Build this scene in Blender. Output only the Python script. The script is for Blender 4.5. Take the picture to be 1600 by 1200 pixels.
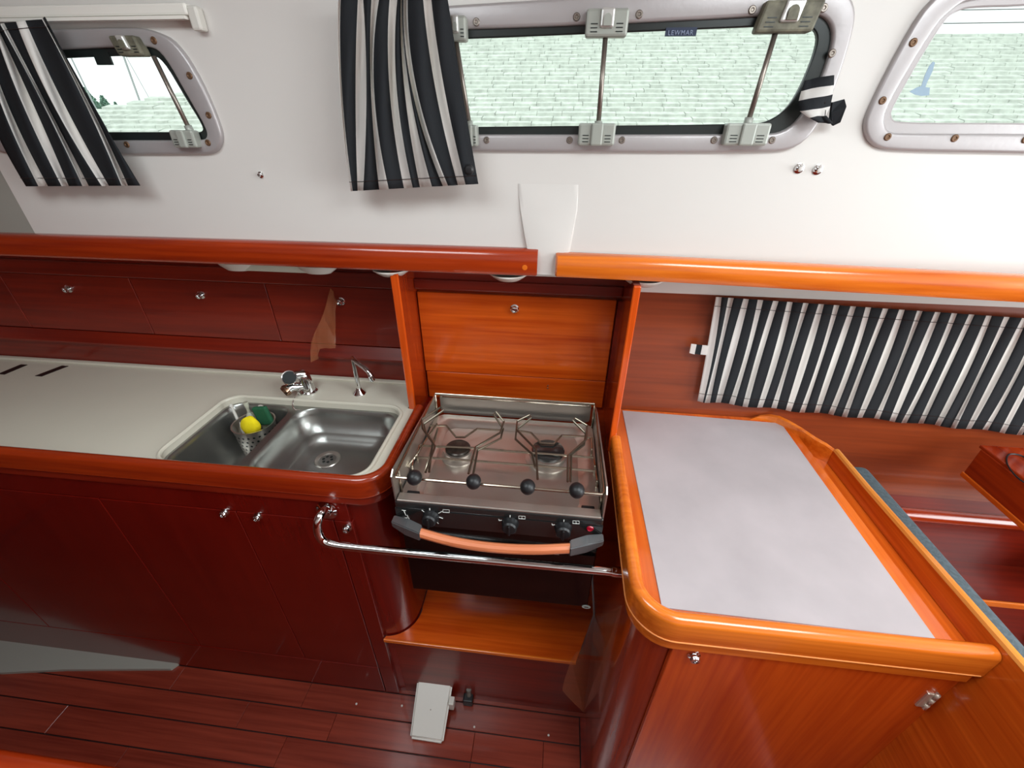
import bpy, bmesh, math, random
from mathutils import Vector, Matrix
random.seed(7)
C = bpy.context.scene.collection
SC = bpy.context.scene
for o in list(bpy.data.objects): bpy.data.objects.remove(o)

# ------------------------------------------------------------------ camera
EYE = 1.68
R_ = Vector((0.99416042, 0.10771596, 0.00650701))
U_ = Vector((-0.06132417, 0.51431497, 0.85540602))
F_ = Vector((-0.08879422, 0.85080984, -0.51791718))
FPX = 662.393
cam = bpy.data.cameras.new('camera'); cam.sensor_width = 36; cam.lens = FPX/1600*36; cam.clip_start = .01
co = bpy.data.objects.new('camera', cam); C.objects.link(co)
m = Matrix((( R_.x, U_.x, -F_.x, 0), (R_.y, U_.y, -F_.y, 0), (R_.z, U_.z, -F_.z, EYE), (0, 0, 0, 1)))
co.matrix_world = m
SC.camera = co

def P(px, py, ax, v):
    """survey helper: sight line of the photograph cut with the real plane x, y or z = v (z above the cabin sole)"""
    d = R_*((px-800)/FPX) + U_*(-(py-600)/FPX) + F_
    if ax == 2: v = v-EYE
    d = d*(v/d[ax])
    return Vector((d.x, d.y, d.z+EYE))

# ------------------------------------------------------------------ light
w = bpy.data.worlds.new('sky'); SC.world = w; w.use_nodes = True
bgn = w.node_tree.nodes['Background']; bgn.inputs[0].default_value = (.93, .98, 1, 1); bgn.inputs[1].default_value = .88
SC.view_settings.view_transform = 'Standard'; SC.view_settings.look = 'None'
SC.view_settings.exposure = 1.05; SC.view_settings.gamma = 1; SC.view_settings.use_curve_mapping = False
def area(name, loc, rot, sx, sy, power, col):
    l = bpy.data.lights.new(name, 'AREA'); l.shape = 'RECTANGLE'; l.size = sx; l.size_y = sy; l.energy = power; l.color = col
    o = bpy.data.objects.new(name, l); C.objects.link(o); o.location = loc; o.rotation_euler = rot
    o['label'] = 'lamp standing in for daylight'; return o
sun = bpy.data.lights.new('sun', 'SUN'); sun.energy = .7; sun.angle = .05; sun.color = (1, .96, .9)
so = bpy.data.objects.new('sun', sun); C.objects.link(so); so.rotation_euler = (math.radians(38), math.radians(-10), math.radians(10))
area('overhead_fill', (.75, .05, 2.15), (0, 0, 0), .7, .6, 9.5, (.87, .97, 1))  # fill lamp added under the closed headliner; no hatch is modelled
area('companionway_light', (2.55, -.2, 1.55), (0, math.radians(80), 0), 1.1, 1.5, 24, (.90, .98, 1))
area('forward_fill', (-.6, .1, 2.15), (0, 0, 0), .7, .5, 5.0, (.87, .97, 1))  # second added fill lamp, evens out the left side; no hatch above it

# ------------------------------------------------------------------ materials
def srgb(r, g, b):
    f = lambda c: (c/255/12.92) if c/255 <= .04045 else ((c/255+.055)/1.055)**2.4
    return (f(r), f(g), f(b), 1)
def mat(name, col, rough=.5, metal=0, coat=0, spec=.5, trans=0, bump=0, bscale=60, var=0, vscale=6, alpha=1, ior=1.45):
    M = bpy.data.materials.new(name); M.use_nodes = True; nt = M.node_tree; b = nt.nodes['Principled BSDF']
    b.inputs['Base Color'].default_value = col; b.inputs['Roughness'].default_value = rough; b.inputs['Metallic'].default_value = metal
    b.inputs['Coat Weight'].default_value = coat; b.inputs['Coat Roughness'].default_value = .08
    b.inputs['Specular IOR Level'].default_value = spec; b.inputs['Transmission Weight'].default_value = trans
    b.inputs['Alpha'].default_value = alpha; b.inputs['IOR'].default_value = ior
    tc = nt.nodes.new('ShaderNodeTexCoord')
    if var:
        n = nt.nodes.new('ShaderNodeTexNoise'); n.inputs['Scale'].default_value = vscale; n.inputs['Detail'].default_value = 4
        r = nt.nodes.new('ShaderNodeValToRGB'); r.color_ramp.elements[0].position = .3; r.color_ramp.elements[1].position = .7
        r.color_ramp.elements[0].color = tuple(c*(1-var) for c in col[:3])+(1,); r.color_ramp.elements[1].color = tuple(min(1, c*(1+var*.5)) for c in col[:3])+(1,)
        nt.links.new(tc.outputs['Object'], n.inputs['Vector']); nt.links.new(n.outputs[0], r.inputs[0]); nt.links.new(r.outputs[0], b.inputs['Base Color'])
    if bump:
        n = nt.nodes.new('ShaderNodeTexNoise'); n.inputs['Scale'].default_value = bscale; bp = nt.nodes.new('ShaderNodeBump')
        bp.inputs['Strength'].default_value = bump; bp.inputs['Distance'].default_value = .002
        nt.links.new(tc.outputs['Object'], n.inputs['Vector']); nt.links.new(n.outputs[0], bp.inputs['Height']); nt.links.new(bp.outputs[0], b.inputs['Normal'])
    return M
def wood(name, dark, light, axis='x', rough=.22, coat=.6, fine=90, spec=.5):
    M = bpy.data.materials.new(name); M.use_nodes = True; nt = M.node_tree; b = nt.nodes['Principled BSDF']; L = nt.links.new
    tc = nt.nodes.new('ShaderNodeTexCoord'); oi = nt.nodes.new('ShaderNodeObjectInfo')
    ad = nt.nodes.new('ShaderNodeVectorMath'); ad.operation = 'ADD'
    mu = nt.nodes.new('ShaderNodeMath'); mu.operation = 'MULTIPLY'; mu.inputs[1].default_value = 7.3
    L(oi.outputs['Random'], mu.inputs[0]); L(tc.outputs['Object'], ad.inputs[0]); L(mu.outputs[0], ad.inputs[1])
    out = []
    for sc, st in ((fine, .035), (14, .12)):
        mp = nt.nodes.new('ShaderNodeMapping'); s = [1, 1, 1]; s['xyz'.index(axis)] = st; mp.inputs['Scale'].default_value = s
        n = nt.nodes.new('ShaderNodeTexNoise'); n.inputs['Scale'].default_value = sc; n.inputs['Detail'].default_value = 5; n.inputs['Distortion'].default_value = .15
        L(ad.outputs[0], mp.inputs[0]); L(mp.outputs[0], n.inputs['Vector']); out.append(n)
    mx = nt.nodes.new('ShaderNodeMix'); mx.data_type = 'FLOAT'; mx.inputs[0].default_value = .5
    L(out[0].outputs[0], mx.inputs[2]); L(out[1].outputs[0], mx.inputs[3])
    r = nt.nodes.new('ShaderNodeValToRGB'); r.color_ramp.elements[0].position = .33; r.color_ramp.elements[1].position = .62
    r.color_ramp.elements[0].color = dark; r.color_ramp.elements[1].color = light
    L(mx.outputs[0], r.inputs[0]); L(r.outputs[0], b.inputs['Base Color'])
    b.inputs['Roughness'].default_value = rough; b.inputs['Coat Weight'].default_value = coat; b.inputs['Coat Roughness'].default_value = .1
    b.inputs['Specular IOR Level'].default_value = spec
    bp = nt.nodes.new('ShaderNodeBump'); bp.inputs['Strength'].default_value = .04; bp.inputs['Distance'].default_value = .001
    L(out[0].outputs[0], bp.inputs['Height']); L(bp.outputs[0], b.inputs['Normal'])
    return M
WD, WL = srgb(124, 30, 8), srgb(164, 54, 14)
wood_x = wood('mahogany_x', WD, WL, 'x'); wood_y = wood('mahogany_y', WD, WL, 'y'); wood_z = wood('mahogany_z', WD, WL, 'z')
wood_o = wood('lit_mahogany_panel', srgb(166, 54, 8), srgb(210, 90, 22), 'x'); wood_oy = wood('lit_mahogany_edge_y', srgb(180, 66, 10), srgb(222, 106, 28), 'y')  # same mahogany; brightness of the lit side put into the colour
wood_ox = wood('lit_mahogany_edge_x', srgb(190, 82, 12), srgb(230, 122, 36), 'x')
wood_oz = wood('lit_mahogany_edge_z', srgb(180, 58, 8), srgb(216, 88, 22), 'z')
wood_r = wood('dim_red_mahogany', srgb(96, 12, 6), srgb(112, 18, 9), 'z', fine=70)  # dark red cabinet wood, deepened so the left-hand dimness sits in the colour
wood_rx = wood('dim_red_mahogany_x', srgb(92, 16, 6), srgb(128, 32, 12), 'x', fine=70, rough=.34, coat=.25)  # same wood again, shade put into the darker colour
wood_hull = wood('hull_lining', srgb(112, 46, 20), srgb(142, 62, 28), 'x', rough=.3, coat=.25)
wood_floor = wood('sole_teak', srgb(98, 34, 24), srgb(134, 54, 38), 'x', rough=.25, coat=.4)
liner = mat('gelcoat_liner', srgb(212, 207, 202), .38, bump=.05, bscale=25)
liner_glossy = mat('white_trim', srgb(230, 226, 218), .2, coat=.4)
white_top = mat('white_worktop', srgb(214, 208, 192), .3, var=.04, vscale=3)
white_plastic = mat('white_plastic', srgb(208, 204, 196), .35)
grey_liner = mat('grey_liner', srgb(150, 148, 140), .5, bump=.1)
alu = mat('cast_aluminium', srgb(172, 166, 166), .38, .35, bump=.1, bscale=120)
gasket = mat('black_gasket', srgb(32, 37, 36), .3)
latch_grey = mat('grey_latch', srgb(158, 160, 152), .45, .2, bump=.1)
latch_silver = mat('latch_silver', srgb(206, 204, 200), .3, .5)
latch_dirty = mat('mildewed_latch', srgb(110, 106, 90), .6, .1, var=.5, vscale=60)
steel = mat('brushed_steel', srgb(196, 188, 180), .3, .88, bump=.08, bscale=90)
steel_sink = mat('sink_steel', srgb(160, 160, 156), .3, .9, bump=.05, bscale=60, var=.12, vscale=9)
chrome = mat('chrome', srgb(225, 225, 225), .07, 1)
wire_m = mat('steel_wire', srgb(176, 166, 150), .22, 1)
black_pl = mat('black_plastic', srgb(26, 26, 28), .42)
black_gl = mat('black_glass', srgb(8, 7, 7), .12, spec=.35, coat=.15)
enamel = mat('black_enamel', srgb(34, 34, 34), .2, coat=.5)
white_mark = mat('white_print', srgb(225, 225, 220), .5)
rubber = mat('black_rubber', srgb(22, 26, 26), .6)
red_led = mat('red_button', srgb(170, 12, 40), .25, coat=.5)
yellow = mat('yellow_sponge', srgb(244, 222, 20), .9, bump=.6, bscale=300)
green = mat('green_scourer', srgb(34, 92, 62), .8, bump=.5, bscale=300)
clearp = mat('clear_plastic', srgb(214, 214, 196), .2, trans=.35)
sheet = mat('grey_worktop_sheet', srgb(178, 168, 170), .42, var=.12, vscale=6, bump=.12, bscale=70)
cushion_m = mat('grey_vinyl', srgb(78, 90, 96), .6, bump=.6, var=.25, vscale=120, bscale=220)
copper = wood('handle_wood', srgb(200, 108, 66), srgb(222, 138, 96), 'x', fine=30, rough=.35)
handle_end = mat('grey_handle_end', srgb(120, 122, 124), .25, .6)
film = mat('clear_film', srgb(190, 120, 80), .12, alpha=.34, coat=.6)
bead_m = mat('bead_highlight', srgb(236, 150, 84), .2, coat=.5)  # pale tone paints the highlight line under the right fiddle
joint_m = mat('dark_joint', srgb(34, 12, 10), .6)
roof_m = mat('asphalt_shingle', srgb(186, 192, 184), .9, var=.22, vscale=14)
siding_m = mat('white_siding', srgb(225, 228, 230), .7)
leaf_m = mat('conifer', srgb(108, 142, 124), .9, var=.5, vscale=4)
mast_m = mat('mast_grey', srgb(150, 155, 155), .5)
decal_m = mat('bird_decal', srgb(150, 172, 192), .6, alpha=.7)
hinge_m = mat('nickel_hinge', srgb(205, 190, 175), .35, .6)
brass = mat('dull_hinge', srgb(200, 150, 110), .3, .9)
ground_m = mat('ground', srgb(170, 170, 160), .9)
def fabric(name, col):
    M = mat(name, col, .85, bump=.25, bscale=500); nt = M.node_tree; b = nt.nodes['Principled BSDF']
    t = nt.nodes.new('ShaderNodeBsdfTranslucent'); t.inputs[0].default_value = tuple(min(1, c*1.1) for c in col[:3])+(1,)
    mx = nt.nodes.new('ShaderNodeMixShader'); mx.inputs[0].default_value = .45
    nt.links.new(b.outputs[0], mx.inputs[1]); nt.links.new(t.outputs[0], mx.inputs[2]); nt.links.new(mx.outputs[0], nt.nodes['Material Output'].inputs[0])
    return M
fab_w = fabric('white_stripe', srgb(240, 236, 232)); fab_b = fabric('charcoal_stripe', srgb(44, 46, 50))
def glass_mat():
    M = bpy.data.materials.new('window_glass'); M.use_nodes = True; nt = M.node_tree; nt.nodes.clear()
    o = nt.nodes.new('ShaderNodeOutputMaterial'); g = nt.nodes.new('ShaderNodeBsdfGlossy'); t = nt.nodes.new('ShaderNodeBsdfTransparent')
    g.inputs['Roughness'].default_value = .03; t.inputs[0].default_value = (.95, .985, .965, 1)
    f = nt.nodes.new('ShaderNodeFresnel'); f.inputs[0].default_value = 1.3; x = nt.nodes.new('ShaderNodeMixShader')
    nt.links.new(f.outputs[0], x.inputs[0]); nt.links.new(t.outputs[0], x.inputs[1]); nt.links.new(g.outputs[0], x.inputs[2]); nt.links.new(x.outputs[0], o.inputs[0])
    return M
glass = glass_mat()

# ------------------------------------------------------------------ helpers
def link(name, me, mats, parent=None, smooth=False):
    o = bpy.data.objects.new(name, me); C.objects.link(o)
    for q in (mats if isinstance(mats, (list, tuple)) else [mats]): me.materials.append(q)
    if smooth:
        for p in me.polygons: p.use_smooth = True
    return o
def wloc(o):
    v = Vector((0, 0, 0))
    while o: v = v+o.location; o = o.parent
    return v
def obj(name, bm, mats, parent=None, smooth=False, origin=None, fixn=True):
    """link a world-coordinate bmesh as one object; its origin goes to its base centre"""
    if fixn: bmesh.ops.recalc_face_normals(bm, faces=bm.faces)
    if smooth:
        for e in bm.edges:
            if len(e.link_faces) == 2 and e.calc_face_angle(0) > .6: e.smooth = False
    if origin is None:
        xs = [v.co for v in bm.verts]
        origin = Vector(((min(v.x for v in xs)+max(v.x for v in xs))/2, (min(v.y for v in xs)+max(v.y for v in xs))/2, min(v.z for v in xs)))
    base = wloc(parent) if parent else Vector((0, 0, 0))
    bmesh.ops.translate(bm, vec=-Vector(origin), verts=bm.verts)
    me = bpy.data.meshes.new(name); bm.to_mesh(me); bm.free()
    o = link(name, me, mats, parent, smooth)
    o.location = Vector(origin)-base; o.parent = parent
    return o
def thing(name, label, cat, loc, group=None):
    o = bpy.data.objects.new(name, None); o.empty_display_size = .05; C.objects.link(o); o.location = loc
    o['label'] = label; o['category'] = cat
    if group: o['group'] = group
    return o
def tag(o, label, cat, group=None):
    o['label'] = label; o['category'] = cat
    if group: o['group'] = group
    return o
def struct(o, label=None):
    o['kind'] = 'structure'
    if label: o['label'] = label
    return o
def sroot(name, loc, label=None):
    o = bpy.data.objects.new(name, None); o.empty_display_size = .05; C.objects.link(o); o.location = loc; return struct(o, label)
def box(x0, x1, y0, y1, z0, z1, bev=0, seg=2, bm=None):
    bm0 = bm; bm = bmesh.new()
    vs = [bm.verts.new((x, y, z)) for z in (z0, z1) for y in (y0, y1) for x in (x0, x1)]
    for f in ((0, 1, 3, 2), (4, 6, 7, 5), (0, 4, 5, 1), (2, 3, 7, 6), (0, 2, 6, 4), (1, 5, 7, 3)): bm.faces.new([vs[i] for i in f])
    if bev: bmesh.ops.bevel(bm, geom=bm.edges[:], offset=bev, segments=seg, affect='EDGES', profile=.5)
    return join(bm0, bm)
def join(bm0, bm):
    if bm0 is None: return bm
    me = bpy.data.meshes.new('t'); bm.to_mesh(me); bm.free(); bm0.from_mesh(me); bpy.data.meshes.remove(me); return bm0
def plate(outer, holes, vec, bm=None):
    """flat polygon (3D points) with holes, extruded by vec (or left a sheet when vec is None)"""
    b = bmesh.new(); ed = []
    for lp in [outer]+list(holes):
        vs = [b.verts.new(p) for p in lp]
        ed += [b.edges.new((vs[i], vs[(i+1) % len(vs)])) for i in range(len(vs))]
    bmesh.ops.triangle_fill(b, use_beauty=True, use_dissolve=False, edges=ed)
    if vec is not None:
        r = bmesh.ops.extrude_face_region(b, geom=b.faces[:])
        bmesh.ops.translate(b, vec=vec, verts=[g for g in r['geom'] if isinstance(g, bmesh.types.BMVert)])
    bmesh.ops.recalc_face_normals(b, faces=b.faces)
    return join(bm, b)
def chaikin(pts, n=2, closed=True):
    pts = [Vector(p) for p in pts]
    for _ in range(n):
        q = [] if closed else [pts[0]]
        for i in range(len(pts) if closed else len(pts)-1):
            a, b = pts[i], pts[(i+1) % len(pts)]; q += [a*.75+b*.25, a*.25+b*.75]
        if not closed: q.append(pts[-1])
        pts = q
    return pts
def tube(pts, r, seg=10, bm=None, closed=False, smooth_n=0, caps=True):
    b = bmesh.new(); pts = [Vector(p) for p in pts]
    if smooth_n: pts = chaikin(pts, smooth_n, closed)
    n = len(pts); rings = []; up = None
    for i, p in enumerate(pts):
        a = pts[(i-1) % n] if (i > 0 or closed) else p; c = pts[(i+1) % n] if (i < n-1 or closed) else p
        t = (c-a).normalized()
        if up is None: up = Vector((0, 0, 1)) if abs(t.z) < .9 else Vector((1, 0, 0))
        s = t.cross(up).normalized(); up = s.cross(t).normalized()
        rr = r[i*len(r)//n] if isinstance(r, (list, tuple)) else r
        rings.append([b.verts.new(p+(s*math.cos(k*2*math.pi/seg)+up*math.sin(k*2*math.pi/seg))*rr) for k in range(seg)])
    for i in range(n if closed else n-1):
        A, B = rings[i], rings[(i+1) % n]
        for k in range(seg): b.faces.new((A[k], A[(k+1) % seg], B[(k+1) % seg], B[k]))
    if not closed and caps: b.faces.new(rings[0]); b.faces.new(rings[-1][::-1])
    return join(bm, b)
def lathe(center, axis, prof, seg=24, bm=None):
    """prof: list of (radius, height along axis) from centre"""
    b = bmesh.new(); ax = Vector(axis).normalized(); s = ax.orthogonal().normalized(); t = ax.cross(s); c = Vector(center); rings = []
    for r, h in prof:
        if r < 1e-6: rings.append([b.verts.new(c+ax*h)])
        else: rings.append([b.verts.new(c+ax*h+(s*math.cos(k*2*math.pi/seg)+t*math.sin(k*2*math.pi/seg))*r) for k in range(seg)])
    for A, B in zip(rings, rings[1:]):
        for k in range(seg):
            k2 = (k+1) % seg
            if len(A) == 1 and len(B) > 1: b.faces.new((A[0], B[k2], B[k]))
            elif len(B) == 1 and len(A) > 1: b.faces.new((A[k], A[k2], B[0]))
            elif len(A) > 1: b.faces.new((A[k], A[k2], B[k2], B[k]))
    return join(bm, b)
def sweep(path, prof, bm=None):
    """sweep closed profile [(outward offset, z)] along an open path of (x, y); outward = right of travel"""
    b = bmesh.new(); pts = [Vector((p[0], p[1])) for p in path]; n = len(pts); rings = []
    for i in range(n):
        if i == 0: t = pts[1]-pts[0]
        elif i == n-1: t = pts[-1]-pts[-2]
        else: t = (pts[i+1]-pts[i]).normalized()+(pts[i]-pts[i-1]).normalized()
        t.normalize(); nr = Vector((t.y, -t.x))
        rings.append([b.verts.new((pts[i].x+nr.x*o, pts[i].y+nr.y*o, z)) for o, z in prof])
    k = len(prof)
    for A, B in zip(rings, rings[1:]):
        for j in range(k): b.faces.new((A[j], A[(j+1) % k], B[(j+1) % k], B[j]))
    b.faces.new(rings[0]); b.faces.new(rings[-1][::-1])
    return join(bm, b)
def arc(cx, cy, r, a0, a1, n=10):
    return [(cx+r*math.cos(math.radians(a0+(a1-a0)*i/n)), cy+r*math.sin(math.radians(a0+(a1-a0)*i/n))) for i in range(n+1)]
def rrect(x0, x1, y0, y1, r, n=6):
    return arc(x1-r, y0+r, r, -90, 0, n)+arc(x1-r, y1-r, r, 0, 90, n)+arc(x0+r, y1-r, r, 90, 180, n)+arc(x0+r, y0+r, r, 180, 270, n)
def round_prof(o0, o1, z0, z1, r, n=5):
    """rounded-top bar section"""
    return [(o0, z0)]+[(o0+r-r*math.cos(a), z1-r+r*math.sin(a)) for a in [math.pi/2*i/n for i in range(n+1)]]+[(o1-r+r*math.sin(a), z1-r+r*math.cos(a)) for a in [math.pi/2*i/n for i in range(n+1)]]+[(o1, z0)]
def z3(pts, z): return [(p[0], p[1], z) for p in pts]
def knob(name, parent, c, axis=(0, -1, 0), r=.0075, h=.012, m_=None):
    return obj(name, lathe(c, axis, [(r*1.25, 0), (r*1.25, .0015), (r*.7, .003), (r*.7, h*.5), (r, h*.7), (r*.85, h), (r*.45, h*1.05), (r*.4, h*.8), (0, h*.8)], 18), m_ or chrome, parent, True)

# heights (metres above the cabin sole)
ZC = EYE-.69; ZR = EYE-.715; YW = .965

# ------------------------------------------------------------------ setting: floor
fl = sroot('floor', (0, .3, 0), 'dark red-brown planked cabin sole with black joints')
obj('subfloor', box(-2.6, 2.8, -1.3, 1.2, -.03, -.006), joint_m, fl)
ys = [.672+.0, .655, .578, .50, .42, .34, .26, .18, .10, .02, -.08, -.18, -.3]
for j in range(1, len(ys)-1):
    y1, y0 = ys[j], ys[j+1]
    cuts = [-2.5, -1.55+.3*(j % 3), -.64-.13*(j % 2), -.172 if j >= 2 else -.3, .05 if j >= 2 else .165, .165]
    cuts = sorted(set(cuts))
    for a, b_ in zip(cuts, cuts[1:]):
        if b_-a > .02: obj('plank', box(a+.0006, b_-.0006, y0+.0018, y1-.0018, -.006, 0, .0008, 1), wood_floor, fl)
for j in range(0, 1): obj('plank', box(-2.5, .24, .657, .70, -.006, 0, .0008, 1), wood_floor, fl)
obj('border_strip', box(.168, .188, -.3, .655, -.006, .0006), wood_rx, fl)
obj('border_panel', box(.19, .26, -.3, .655, -.006, 0), wood_floor, fl)
obj('sole_panel', box(-2.5, 2.7, -1.3, -.302, -.006, 0), wood_floor, fl)
obj('sole_panel', box(.26, 2.7, -.3, 1.1, -.006, 0), wood_floor, fl)

# ------------------------------------------------------------------ windows (outlines surveyed on the cabin side)
def loop(pp, y=YW, n=2): return [tuple(p) for p in chaikin([P(a, b, 1, y) for a, b in pp], n)]
W1o = [(-60, 52), (82, 47), (212, 43), (245, 48), (280, 65), (318, 125), (349, 200), (351, 224), (340, 240), (310, 241), (195, 241), (-60, 243)]
W1i = [(-40, 84), (100, 78), (180, 75), (240, 72), (262, 88), (297, 150), (326, 200), (328, 216), (315, 219), (185, 219), (-40, 219)]
W1g = [(-30, 96), (100, 89), (236, 84), (256, 92), (290, 150), (320, 198), (318, 208), (305, 208), (180, 208), (-30, 208)]
W2o = [(560, 40), (580, 20), (697, 10), (900, -2), (1262, -26), (1310, -22), (1333, 8), (1331, 45), (1306, 128), (1280, 190), (1245, 232), (1190, 239), (745, 236), (610, 236), (575, 220)]
W2i = [(590, 60), (600, 48), (720, 47), (900, 41), (1190, 27), (1268, 20), (1294, 34), (1299, 65), (1278, 130), (1250, 182), (1222, 206), (1190, 210), (745, 210), (620, 210), (600, 200)]
W2g = [(600, 70), (612, 62), (735, 59), (900, 52), (1190, 40), (1255, 36), (1277, 46), (1279, 70), (1256, 130), (1232, 170), (1200, 192), (1170, 196), (745, 200), (630, 200), (608, 190)]
W3o = [(1460, -8), (1424, 34), (1350, 176), (1346, 205), (1358, 228), (1390, 236), (1600, 239), (1960, 250), (1960, -80), (1560, -50), (1500, -36)]
W3i = [(1508, 0), (1480, 18), (1454, 44), (1380, 168), (1377, 195), (1386, 207), (1408, 209), (1600, 209), (1930, 215), (1930, -50), (1600, -8)]
W3g = [(1525, 9), (1495, 14), (1468, 36), (1390, 170), (1390, 186), (1400, 194), (1600, 194), (1900, 198), (1900, -20), (1600, 8)]
lo = {k: loop(v) for k, v in dict(W1o=W1o, W1i=W1i, W1g=W1g, W2o=W2o, W2i=W2i, W2g=W2g, W3o=W3o, W3i=W3i, W3g=W3g).items()}
def shrink(lp, k):
    c = sum((Vector(p) for p in lp), Vector())/len(lp)
    return [tuple(c+(Vector(p)-c)*k) for p in lp]
def sh(lp, dy): return [(p[0], p[1]+dy, p[2]) for p in lp]
# cabin side with three openings, boss and returns
ZT = 2.16
wb = plate([(-1.30, YW, EYE-.286), (2.75, YW, EYE-.286), (2.75, YW, ZT), (-1.30, YW, ZT)], [lo['W1i'], lo['W2i'], lo['W3i']], (0, .02, 0))
wall = obj('wall_back', wb, liner, None, False, origin=(0, YW, EYE-.286)); struct(wall, 'white moulded cabin side above the wooden rails')
def bossmesh():
    b = bmesh.new(); rows = []
    spec = [(EYE-.05, -.094, .03, -.004), (EYE-.10, -.092, .033, .000), (EYE-.15, -.085, .033, .004), (EYE-.20, -.075, .027, .008), (EYE-.24, -.066, .022, .010), (EYE-.286, -.062, .018, .010)]
    for z, a, c, h in spec:
        rows.append([b.verts.new(q) for q in ((a-.004, YW+.004, z), (a, YW-h*.8, z), (a+.008, YW-h, z), (c-.012, YW-h, z), (c, YW-h*.6, z), (c+.006, YW+.004, z))])
    for A, B in zip(rows, rows[1:]):
        for i in range(5): b.faces.new((A[i], A[i+1], B[i+1], B[i]))
    return b
obj('moulded_boss', bossmesh(), liner, wall, True)

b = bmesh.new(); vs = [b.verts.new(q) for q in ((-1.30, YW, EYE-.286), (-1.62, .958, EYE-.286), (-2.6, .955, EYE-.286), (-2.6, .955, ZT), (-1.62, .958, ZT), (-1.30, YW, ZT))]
b.faces.new((vs[0], vs[1], vs[4], vs[5])); b.faces.new((vs[1], vs[2], vs[3], vs[4]))  # grey material stands in for shade on this white liner return
o = obj('wall_corner', b, grey_liner); o.name = 'trim_1'; struct(o, 'liner return at the far left of the cabin side, its shade put in as grey')
struct(obj('trim_2', box(-2.6, 2.75, .962, 1.16, EYE-.292, EYE-.284), liner), 'white underside of the side shelf')
struct(obj('wall_left', box(-2.6, -2.56, -1.3, 1.2, 0, ZT), wood_rx))
struct(obj('wall_right', plate([(2.74, -1.3, 0), (2.74, 1.2, 0), (2.74, 1.2, ZT), (2.74, -1.3, ZT)], [[(2.74, -1.0, .95), (2.74, .6, .95), (2.74, .6, 2.1), (2.74, -1.0, 2.1)]], (.03, 0, 0)), wood_x), 'bulkhead with the open companionway')
struct(obj('wall_front', box(-2.6, 2.75, -1.34, -1.3, 0, .95), wood_rx))
struct(obj('trim_3', box(-2.6, 2.75, -1.34, -1.3, .95, ZT), liner))
ce = plate([(-2.6, -1.34, ZT), (2.75, -1.34, ZT), (2.75, YW+.02, ZT), (-2.6, YW+.02, ZT)], [], (0, 0, .02))
struct(obj('ceiling', ce, liner), 'white headliner')

def screw(parent, x, z, y=YW-.012, m_=None):
    c = (x, y, z)
    return obj('screw', lathe(c, (0, -1, 0), [(.0062, -.001), (.0062, .0008), (.005, .0022), (.003, .0022), (.002, .001), (0, .001)], 12), m_ or alu_s, parent, True)
alu_s = mat('screw_steel', srgb(140, 130, 122), .35, .8); rust_s = mat('rusty_screw', srgb(112, 84, 62), .5, .5)
def window(name, label, o_, i_, g_, gm, screws, sm):
    r = sroot(name, (sum(p[0] for p in o_)/len(o_), YW, min(p[2] for p in o_)), label)
    fr = plate(sh(o_, -.010), [sh(i_, -.010)], (0, .012, 0))
    es = [e for e in fr.edges if e.calc_face_angle(0) > 1 and all(v.co.y < YW-.008 for v in e.verts)]
    bmesh.ops.bevel(fr, geom=es, offset=.005, segments=3, affect='EDGES', profile=.5)
    obj('frame', fr, alu, r, True)
    obj('gasket', plate(sh(shrink(i_, 1.001), -.002), [sh(g_, -.002)], (0, .012, 0)), gm, r)
    obj('pane', plate(sh(shrink(g_, 1.01), .006), [], (0, .004, 0)), glass, r)
    b = None
    ring = sh(g_, .0); b = tube(ring, .0022, 6, closed=True); obj('seal', b, gm if gm is gasket else alu, r, True)
    for k, (a, c) in enumerate(screws):
        p = P(a, c, 1, YW-.012); screw(r, p.x, p.z, YW-.010, sm)
    return r
w1 = window('window_1', 'small portlight at the left with a clear pane and one strut', lo['W1o'], lo['W1i'], lo['W1g'], gasket, [(239, 63), (295, 118), (325, 180), (324, 223), (197, 226), (60, 64)], rust_s)
w2 = window('window_2', 'long portlight in the middle with three grey latches along its top', lo['W2o'], lo['W2i'], lo['W2g'], gasket, [(744, 34), (901, 26), (999, 22), (1176, 15), (1288, 12), (1301, 83), (760, 219), (890, 219), (972, 219), (1116, 219), (1207, 219), (640, 220)], alu_s)
w3 = window('window_3', 'portlight at the right edge with a pale bird decal on the pane', lo['W3o'], lo['W3i'], lo['W3g'], alu, [(1428, 66), (1380, 157), (1388, 214), (1493, 216), (1604, 218)], rust_s)

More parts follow.
